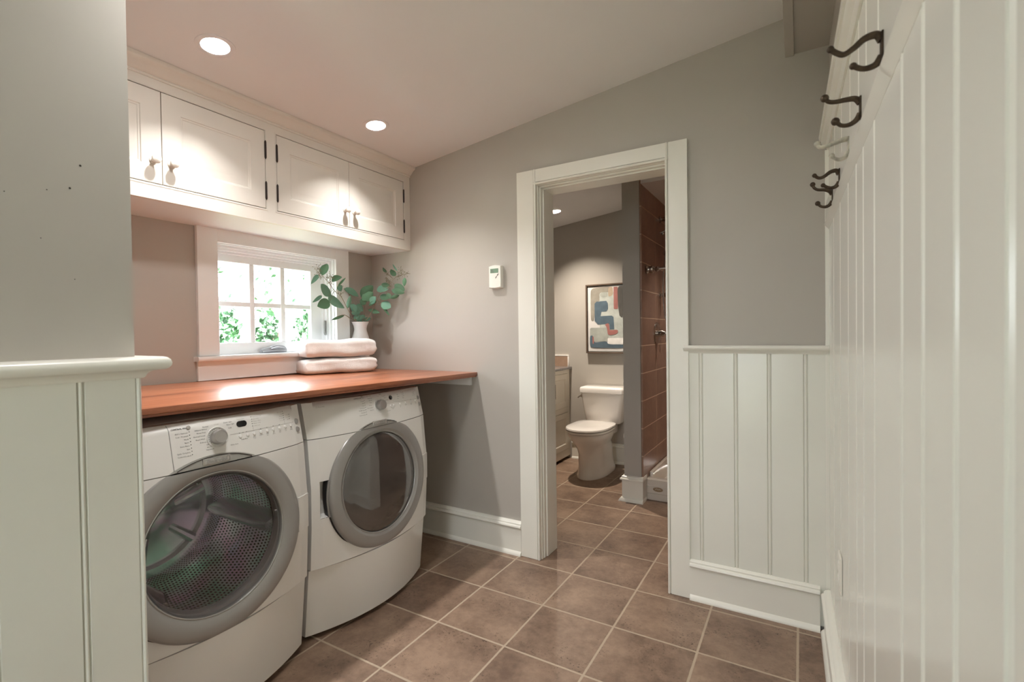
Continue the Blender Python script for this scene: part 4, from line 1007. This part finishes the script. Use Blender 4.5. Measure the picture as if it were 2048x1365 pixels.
m.loops([rr(tc-.158, tc+.158, 1.965, 2.125, .405), rr(tc-.165, tc+.165, 1.955, 2.13, .42), rr(tc-.203, tc+.203, 1.935, 2.135, .672), rr(tc-.203, tc+.203, 1.935, 2.135, .675)]); bmesh.ops.recalc_face_normals(m.bm, faces=m.bm.faces[:]); mk('tank', m, M_porc, t, True, 50)
m = MB(); m.loops([rr(tc-.20, tc+.20, 1.938, 2.135, .675), rr(tc-.212, tc+.212, 1.926, 2.14, .680), rr(tc-.213, tc+.213, 1.925, 2.14, .712), rr(tc-.206, tc+.206, 1.932, 2.135, .728), rr(tc-.18, tc+.18, 1.955, 2.11, .736)]); bmesh.ops.recalc_face_normals(m.bm, faces=m.bm.faces[:]); mk('tank_lid', m, M_porc, t, True, 50)
m = MB(); m.lathe([(.012, 0), (.012, .01), (0, .012)], (tc-.196, 1.965, .645), (Vector((-1, 0, 0)), Vector((0, 1, 0)), Vector((0, 0, 1))), 14); m.tube([(tc-.208, 1.965, .645), (tc-.214, 1.945, .642), (tc-.214, 1.915, .634)], [.006, .007, .006], 10); mk('flush_lever', m, M_nickel, t)
t = thing('supply_valve', (-.115, 2.10, 0), 'bronze water supply valve on the wall beside the toilet', 'valve')
m = MB(); m.tube([(-.115, 2.128, .11), (-.115, 2.085, .11)], .007, 10); m.ball((-.115, 2.075, .11), .014, 8); m.tube([(-.115, 2.06, .11), (-.115, 2.05, .11)], [.014, .012], 10); mk('valve_body', m, M_bronze, t)
m = MB(); m.tube(smooth_path([(-.115, 2.075, .115), (-.118, 2.07, .2), (-.10, 2.06, .33), (-.06, 2.05, .40)]), .004, 8); mk('supply_hose', m, M_nickel, t)
m = MB(); m.tube([(-.115, 2.075, .105), (-.115, 2.075, .0)], .006, 8); m.lathe([(.022, 0), (.02, .006), (0, .008)], (-.115, 2.075, 0), 'z', 14); mk('floor_pipe', m, M_bronze, t)
t = thing('toilet_paper_holder', (.50, 1.60, .41), 'toilet paper roll on the stub wall, half hidden behind its edge', 'toilet paper')
m = MB(); m.lathe([(.022, -.05), (.054, -.05), (.056, -.046), (.056, .046), (.054, .05), (.022, .05)], (.506, 1.58, .40), 'y', 32, True); mk('paper_roll', m, M_paper, t)
m = MB(); m.tube([(.560, 1.66, .40), (.52, 1.66, .40), (.506, 1.655, .40), (.506, 1.60, .40), (.506, 1.52, .40)], .007, 10); mk('holder_arm', m, M_nickel, t)

# ------------------------------------------------------------------ picture
PX0, PX1, PZ0, PZ1 = -.095, .415, 1.035, 1.690
t = thing('picture_frame', (.16, 2.15, PZ0), 'framed abstract painting in grey, blue and red above the toilet', 'picture')
m = MB()
yf = 2.147
for a, b in (((PX0, yf-.035, PZ0), (PX0+.014, yf, PZ1)), ((PX1-.014, yf-.035, PZ0), (PX1, yf, PZ1)), ((PX0+.014, yf-.035, PZ0), (PX1-.014, yf, PZ0+.014)), ((PX0+.014, yf-.035, PZ1-.014), (PX1-.014, yf, PZ1))): m.box(a, b, .0015, 1)
mk('frame', m, M_frame, t)
m = MB(); m.box((PX0+.020, yf-.024, PZ0+.020), (PX1-.020, yf-.002, PZ1-.020)); cv = mk('canvas', m, paint('canvas_white', (.62, .61, .60), .7, .03, 14, .2, 160), t, False)
def brush(name, col): return paint(name, col, .65, .16, 16, .25, 90)
CW, CH = 470., 1010.      # painted field in its own units, y down
ART = [0]
def art(poly, mat, lay):
    m = MB(); ART[0] += 1; lay = ART[0]
    if len(poly) < 14:
        for _ in range(2): poly = [q for a, b in zip(poly, poly[1:]+poly[:1]) for q in ((a[0]*.8+b[0]*.2, a[1]*.8+b[1]*.2), (a[0]*.2+b[0]*.8, a[1]*.2+b[1]*.8))]
    pts = [Vector((PX0+.02+(PX1-PX0-.04)*x/CW/1.62, yf-.0245-.0003*lay, PZ1-.02-(PZ1-PZ0-.04)*y/1130)) for x, y in poly]
    from mathutils.geometry import tessellate_polygon
    vs = [m.bm.verts.new(p) for p in pts]
    for tri in tessellate_polygon([pts]): m.bm.faces.new([vs[i] for i in tri])
    mk('brushwork', m, mat, cv, False)
def rnd_rect(x0, y0, x1, y1, r):
    o = []
    for cx_, cy_, a0 in ((x1-r, y1-r, 0), (x0+r, y1-r, 90), (x0+r, y0+r, 180), (x1-r, y0+r, 270)):
        for k in range(5): a = math.radians(a0+22.5*k); o.append((cx_+r*math.cos(a), cy_+r*math.sin(a)))
    return o
Bg, Bt, Bb, Br, Bk, Bgr = brush('paint_grey_green', (.34, .36, .33)), brush('paint_taupe', (.27, .25, .21)), brush('paint_blue', (.075, .115, .15)), brush('paint_red', (.33, .13, .115)), brush('paint_charcoal', (.075, .07, .062)), brush('paint_pale_green', (.43, .46, .43))
art([(45, 90), (60, 50), (100, 22), (400, 15), (405, 120), (330, 180), (330, 250), (120, 260), (105, 590), (70, 610), (45, 580)], Bt, 1)
art(rnd_rect(190, 110, 640, 900, 40), Bgr, 2)
art(rnd_rect(30, 720, 330, 960, 30), Bg, 2)
art([(330, 25), (400, 20), (410, 160), (330, 200)], brush('paint_sand', (.42, .33, .24)), 3)
art([(190, 150), (230, 110), (310, 105), (320, 190), (230, 200)], Bg, 3)
art([(110, 300), (140, 265), (300, 258), (322, 300), (325, 400), (300, 440), (220, 445), (205, 520), (380, 515), (410, 540), (420, 750), (350, 755), (345, 660), (160, 665), (110, 600)], Bb, 4)
art(rnd_rect(415, 25, 480, 405, 14), Br, 4)
art([(475, 20), (570, 15), (600, 60), (605, 660), (590, 640), (580, 500), (560, 480), (545, 560), (520, 540), (500, 520), (480, 300)], Bk, 5)
art([(270, 665), (330, 640), (345, 700), (345, 770), (480, 755), (470, 830), (320, 860), (305, 720)], Br, 6)
art(rnd_rect(315, 900, 700, 1010, 18), brush('paint_white', (.74, .73, .71)), 5)
art([(30, 860), (80, 850), (85, 985), (300, 950), (320, 1010), (590, 1015), (585, 1050), (530, 1075), (60, 1070), (30, 1040)], Bb, 4)
art([(70, 870), (92, 868), (95, 1000), (72, 1004)], Br, 5)

# ------------------------------------------------------------------ vanity
t = thing('vanity', (-.56, 1.5, 0), 'grey painted bathroom vanity with granite top at left of the doorway view', 'vanity')
VX = -.285; VY0, VY1 = .80, 2.145
m = MB(); m.box((-.815, VY0, .03), (VX-.02, VY1, .875)); m.box((VX-.02, VY0, .03), (VX, VY1, .10)); m.box((VX-.02, VY0, .84), (VX, VY1, .875)); m.box((VX-.02, VY1-.045, .10), (VX, VY1, .84)); m.box((VX-.02, VY0, .10), (VX, VY0+.045, .84)); m.box((VX-.02, 1.44, .10), (VX, 1.50, .84)); m.box((VX-.02, 1.50, .46), (VX, VY1-.045, .51))
mk('body', m, M_cream, t, False)
def vdoor(a, b, z0, z1):
    m = MB(); ins = [(0, -.02), (0, 0), (.05, 0), (.058, -.008), (.062, -.008)]
    m.loops([rect(VX+.002+d, a+q, b-q, z0+q, z1-q) for q, d in ins]); return mk('door', m, M_cream, t, True, 25)
d = vdoor(1.503, VY1-.048, .513, .837)
k = MB(); k.tube([(VX, 1.775, .62), (VX+.02, 1.775, .625), (VX+.02, 1.775, .755), (VX, 1.775, .76)], .005, 8); mk('pull_handle', k, M_bronze, d)
vdoor(1.503, VY1-.048, .103, .457); vdoor(VY0+.048, 1.437, .103, .837)
m = MB(); m.box((-.818, VY0-.02, .877), (VX+.025, VY1+.003, .902), .004, 2); mk('granite_top', m, M_granite, t)
m = MB(); m.box((-.80, 2.138, .902), (VX-.015, 2.148, 1.005)); bs = mk('backsplash', m, mat_tile('splash_tile', (.3, .2), (.33, .22, .155), (.42, .29, .21), (.5, .42, .34), .002, (0, 2), .35, False, (0, .1), .1), t, False)
m = MB(); m.box((-.80, 2.136, 1.003), (VX-.003, 2.149, 1.016), .002); m.box((VX-.015, 2.136, .902), (VX-.003, 2.149, 1.003), .002); mk('edge_tile', m, M_porc, bs)

# ------------------------------------------------------------------ shower
t = thing('shower_pan', (1.25, 1.7, 0), 'off white shower base with raised curb and oval badge', 'shower base')
m = MB(); m.prism([(1.295, .001), (1.290, .05), (1.284, .055), (1.284, .105), (1.290, .11), (1.292, .150), (1.300, .158), (1.345, .158), (1.36, .15), (1.38, .055), (2.118, .045), (2.118, .001)], 'x', .702, 1.798); mk('base', m, M_pan, t, True, 40)
m = MB(); m.box((.702, 1.36, .045), (.73, 2.118, .19), .008, 2); mk('side_upstand', m, M_pan, t)
m = MB(); o_ = [(math.cos(2*PI*i/32), math.sin(2*PI*i/32)) for i in range(32)]
m.loops([[(.784+.036*a, 1.2845, .086+.016*b) for a, b in o_], [(.784+.036*a, 1.2815, .086+.016*b) for a, b in o_], [(.784+.032*a, 1.2805, .086+.013*b) for a, b in o_]]); bmesh.ops.recalc_face_normals(m.bm, faces=m.bm.faces[:]); ob = mk('oval_badge', m, M_tan, t)
m = MB(); o2 = smooth_path([(.764, 1.2802, .082), (.776, 1.2802, .092), (.784, 1.2802, .084), (.794, 1.2802, .090), (.802, 1.2802, .083)]); m.tube(o2, .0012, 6); mk('emblem', m, M_cream, ob)
X0 = .70
YS = 1.745
t = thing('shower_slide_bar', (X0, YS, 1.52), 'brushed nickel slide bar with hand shower and hose on the tiled wall', 'hand shower')
m = MB(); m.tube([(X0+.062, YS, 1.49), (X0+.062, YS, 2.17)], .011, 14); mk('bar', m, M_nickel, t)
for zz in (1.53, 2.14):
    m = MB(); m.lathe([(.028, 0), (.028, .006), (.016, .012), (.014, .03), (.019, .04), (.019, .048), (.014, .052), (.014, .075)], (X0, YS, zz), 'x', 20); mk('bracket', m, M_nickel, t)
m = MB(); m.ball((X0+.062, YS-.012, 1.86), .024, 8, (1, 1, 1.2)); m.tube([(X0+.05, YS-.03, 1.86), (X0+.05, YS-.045, 1.862)], .018, 12); sl = mk('slider', m, M_nickel, t)
m = MB(); m.tube(smooth_path([(X0+.055, YS-.045, 1.84), (X0+.075, YS-.05, 1.91), (X0+.12, YS-.055, 1.97)]), [.009]*11, 12); m.lathe([(.014, 0), (.036, .014), (.04, .03), (.036, .034), (0, .036)], (X0+.12, YS-.055, 1.965), (Vector((.75, -.1, -.65)).normalized(), Vector((0, 1, 0)), Vector((.65, 0, .75)).normalized()), 22); mk('hand_shower', m, M_nickel, t)
m = MB(); m.tube(smooth_path([(X0+.055, YS-.045, 1.84), (X0+.042, YS-.05, 1.72), (X0+.036, YS-.05, 1.55), (X0+.045, YS-.045, 1.38), (X0+.075, YS-.035, 1.29), (X0+.11, YS-.02, 1.33), (X0+.11, YS, 1.45)]), .0065, 10); mk('hose', m, M_nickel, t)
m = MB(); m.tube(smooth_path([(X0, YS-.02, 2.03), (X0+.03, YS-.02, 2.035), (X0+.07, YS-.02, 2.06)]), .006, 8); m.ball((X0+.028, YS-.02, 2.02), .012, 6); mk('robe_hook', m, M_nickel, t)
t = thing('grab_bar', (X0, 1.34, 1.69), 'nickel bar with bulbous end flange standing out from the shower tiles', 'rod')
m = MB(); m.lathe([(.030, 0), (.032, .006), (.026, .014), (.024, .024), (.027, .036), (.026, .05), (.016, .062), (.014, .066), (.018, .072), (.019, .082), (.014, .09), (.0125, .095)], (X0, 1.335, 1.692), 'x', 24); mk('end_flange', m, M_nickel, t)
m = MB(); m.tube([(X0+.09, 1.335, 1.692), (1.797, 1.335, 1.692)], .0125, 14); mk('bar', m, M_nickel, t)
t = thing('shower_valve', (X0, 1.614, 1.221), 'round nickel shower valve with lever on the tiled wall', 'shower valve')
m = MB(); m.lathe([(.086, 0), (.086, .004), (.080, .010), (.045, .014), (.030, .020), (0, .021)], (X0, 1.614, 1.221), 'x', 36); mk('face_plate', m, M_nickel, t)
m = MB(); m.lathe([(.020, .018), (.026, .030), (.028, .045), (.020, .058), (.013, .068), (.013, .085), (0, .088)], (X0, 1.614, 1.221), 'x', 24); m.tube([(X0+.078, 1.614, 1.221), (X0+.082, 1.60, 1.19), (X0+.084, 1.585, 1.155)], [.008, .007, .008], 10); mk('lever_handle', m, M_nickel, t)

# ------------------------------------------------------------------ outdoors
m = MB(); m.box((-14, -16, -.62), (14, 12, -.6)); o = struct('ground', m, M_lawn, 'garden lawn outside', 'lawn', smooth=False)
def shrub(x, y, z0, w, d, h, n, ls, label, seed, trunk=True, group='garden shrubs outside the window'):
    rnd = random.Random(seed)
    t = thing('shrub', (x, y, z0), label, 'shrub', group)
    m = MB()
    for k in range(n):
        while True:
            q = Vector((rnd.uniform(-1, 1), rnd.uniform(-1, 1), rnd.uniform(-1, 1)))
            if .25 < q.length < 1: break
        p = Vector((x+q.x*w/2, y+q.y*d/2, z0+h*.55+q.z*h*.45))
        n_ = Vector((rnd.gauss(0, 1), rnd.gauss(0, 1), rnd.gauss(.4, 1))).normalized(); a = n_.orthogonal().normalized(); b = n_.cross(a)
        th = rnd.uniform(0, 6.28); a, b = a*math.cos(th)+b*math.sin(th), b*math.cos(th)-a*math.sin(th)
        s = ls*rnd.uniform(.6, 1.3)
        vs = [m.bm.verts.new(p+a*s*u+b*s*v+n_*s*c_) for u, v, c_ in ((-1, 0, 0), (-.3, .5, .1), (.5, .42, .1), (1, 0, -.05), (.5, -.42, .1), (-.3, -.5, .1))]
        m.bm.faces.new(vs)
    mk('foliage', m, M_bush, t, False)
    m = MB()
    for k in range(4):
        e = Vector((x+rnd.uniform(-.4, .4)*w, y+rnd.uniform(-.4, .4)*d, z0+h*rnd.uniform(.6, .9)))
        m.tube(smooth_path([(x, y, z0-.02), tuple((Vector((x, y, z0))+e)/2+Vector((rnd.uniform(-.1, .1), rnd.uniform(-.1, .1), .1))), tuple(e)]), [.02-.0013*i for i in range(11)], 6)
    mk('branches', m, M_brick, t)
shrub(-3.9, .80, -.6, .50, .42, 2.30, 900, .05, 'leafy green shrub outside the window, seen in the lower left pane', 21)
shrub(-3.9, 1.32, -.6, .50, .42, 2.25, 900, .05, 'leafy green shrub outside the window, seen in the lower middle pane', 22)
shrub(-3.9, 1.84, -.6, .50, .42, 2.20, 900, .05, 'leafy green shrub outside the window, seen in the lower right pane', 23)
rnd = random.Random(4)
t = thing('tree', (-4.7, 1.9, -.6), 'slender leaning tree with sparse twigs outside the window', 'tree')
m = MB(); m.tube(smooth_path([(-4.7, 2.55, -.62), (-4.7, 2.25, .8), (-4.7, 1.98, 1.6), (-4.65, 1.75, 2.3), (-4.6, 1.6, 3.4)]), [.035-.0012*i for i in range(21)], 8); mk('trunk', m, M_brick, t)
m = MB()
for k in range(9):
    z = 1.5+.16*k; s = Vector((-4.68, 2.03-.34*(z-1.5), z)); e = s+Vector((rnd.uniform(-.3, .3), rnd.uniform(-.8, .8), rnd.uniform(.2, .7)))
    m.tube(smooth_path([tuple(s), tuple((s+e)/2+Vector((0, 0, .08))), tuple(e)]), [.014-.001*i for i in range(11)], 6)
mk('branches', m, M_brick, t)
m = MB()
for k in range(260):
    p = Vector((-4.75+rnd.uniform(-.4, .3), 1.7+rnd.uniform(-1.1, 1.1), rnd.uniform(1.6, 2.6))); s = rnd.uniform(.025, .05); n_ = Vector((rnd.gauss(0, 1), rnd.gauss(0, 1), rnd.gauss(0, 1))).normalized(); a = n_.orthogonal(); b = n_.cross(a)
    m.bm.faces.new([m.bm.verts.new(p+a*s*u+b*s*v) for u, v in ((-1, 0), (-.2, .5), (1, 0), (-.2, -.5))])
mk('leaves', m, M_bush, t, False)
shrub(-.6, -9.2, -.6, 3.4, 1.6, 2.0, 700, .11, 'broad green hedge in the garden behind the viewer, left half', 31, group='hedges behind the viewer')
shrub(3.9, -9.4, -.6, 3.2, 1.6, 2.1, 700, .11, 'broad green hedge in the garden behind the viewer, right half', 32, group='hedges behind the viewer')
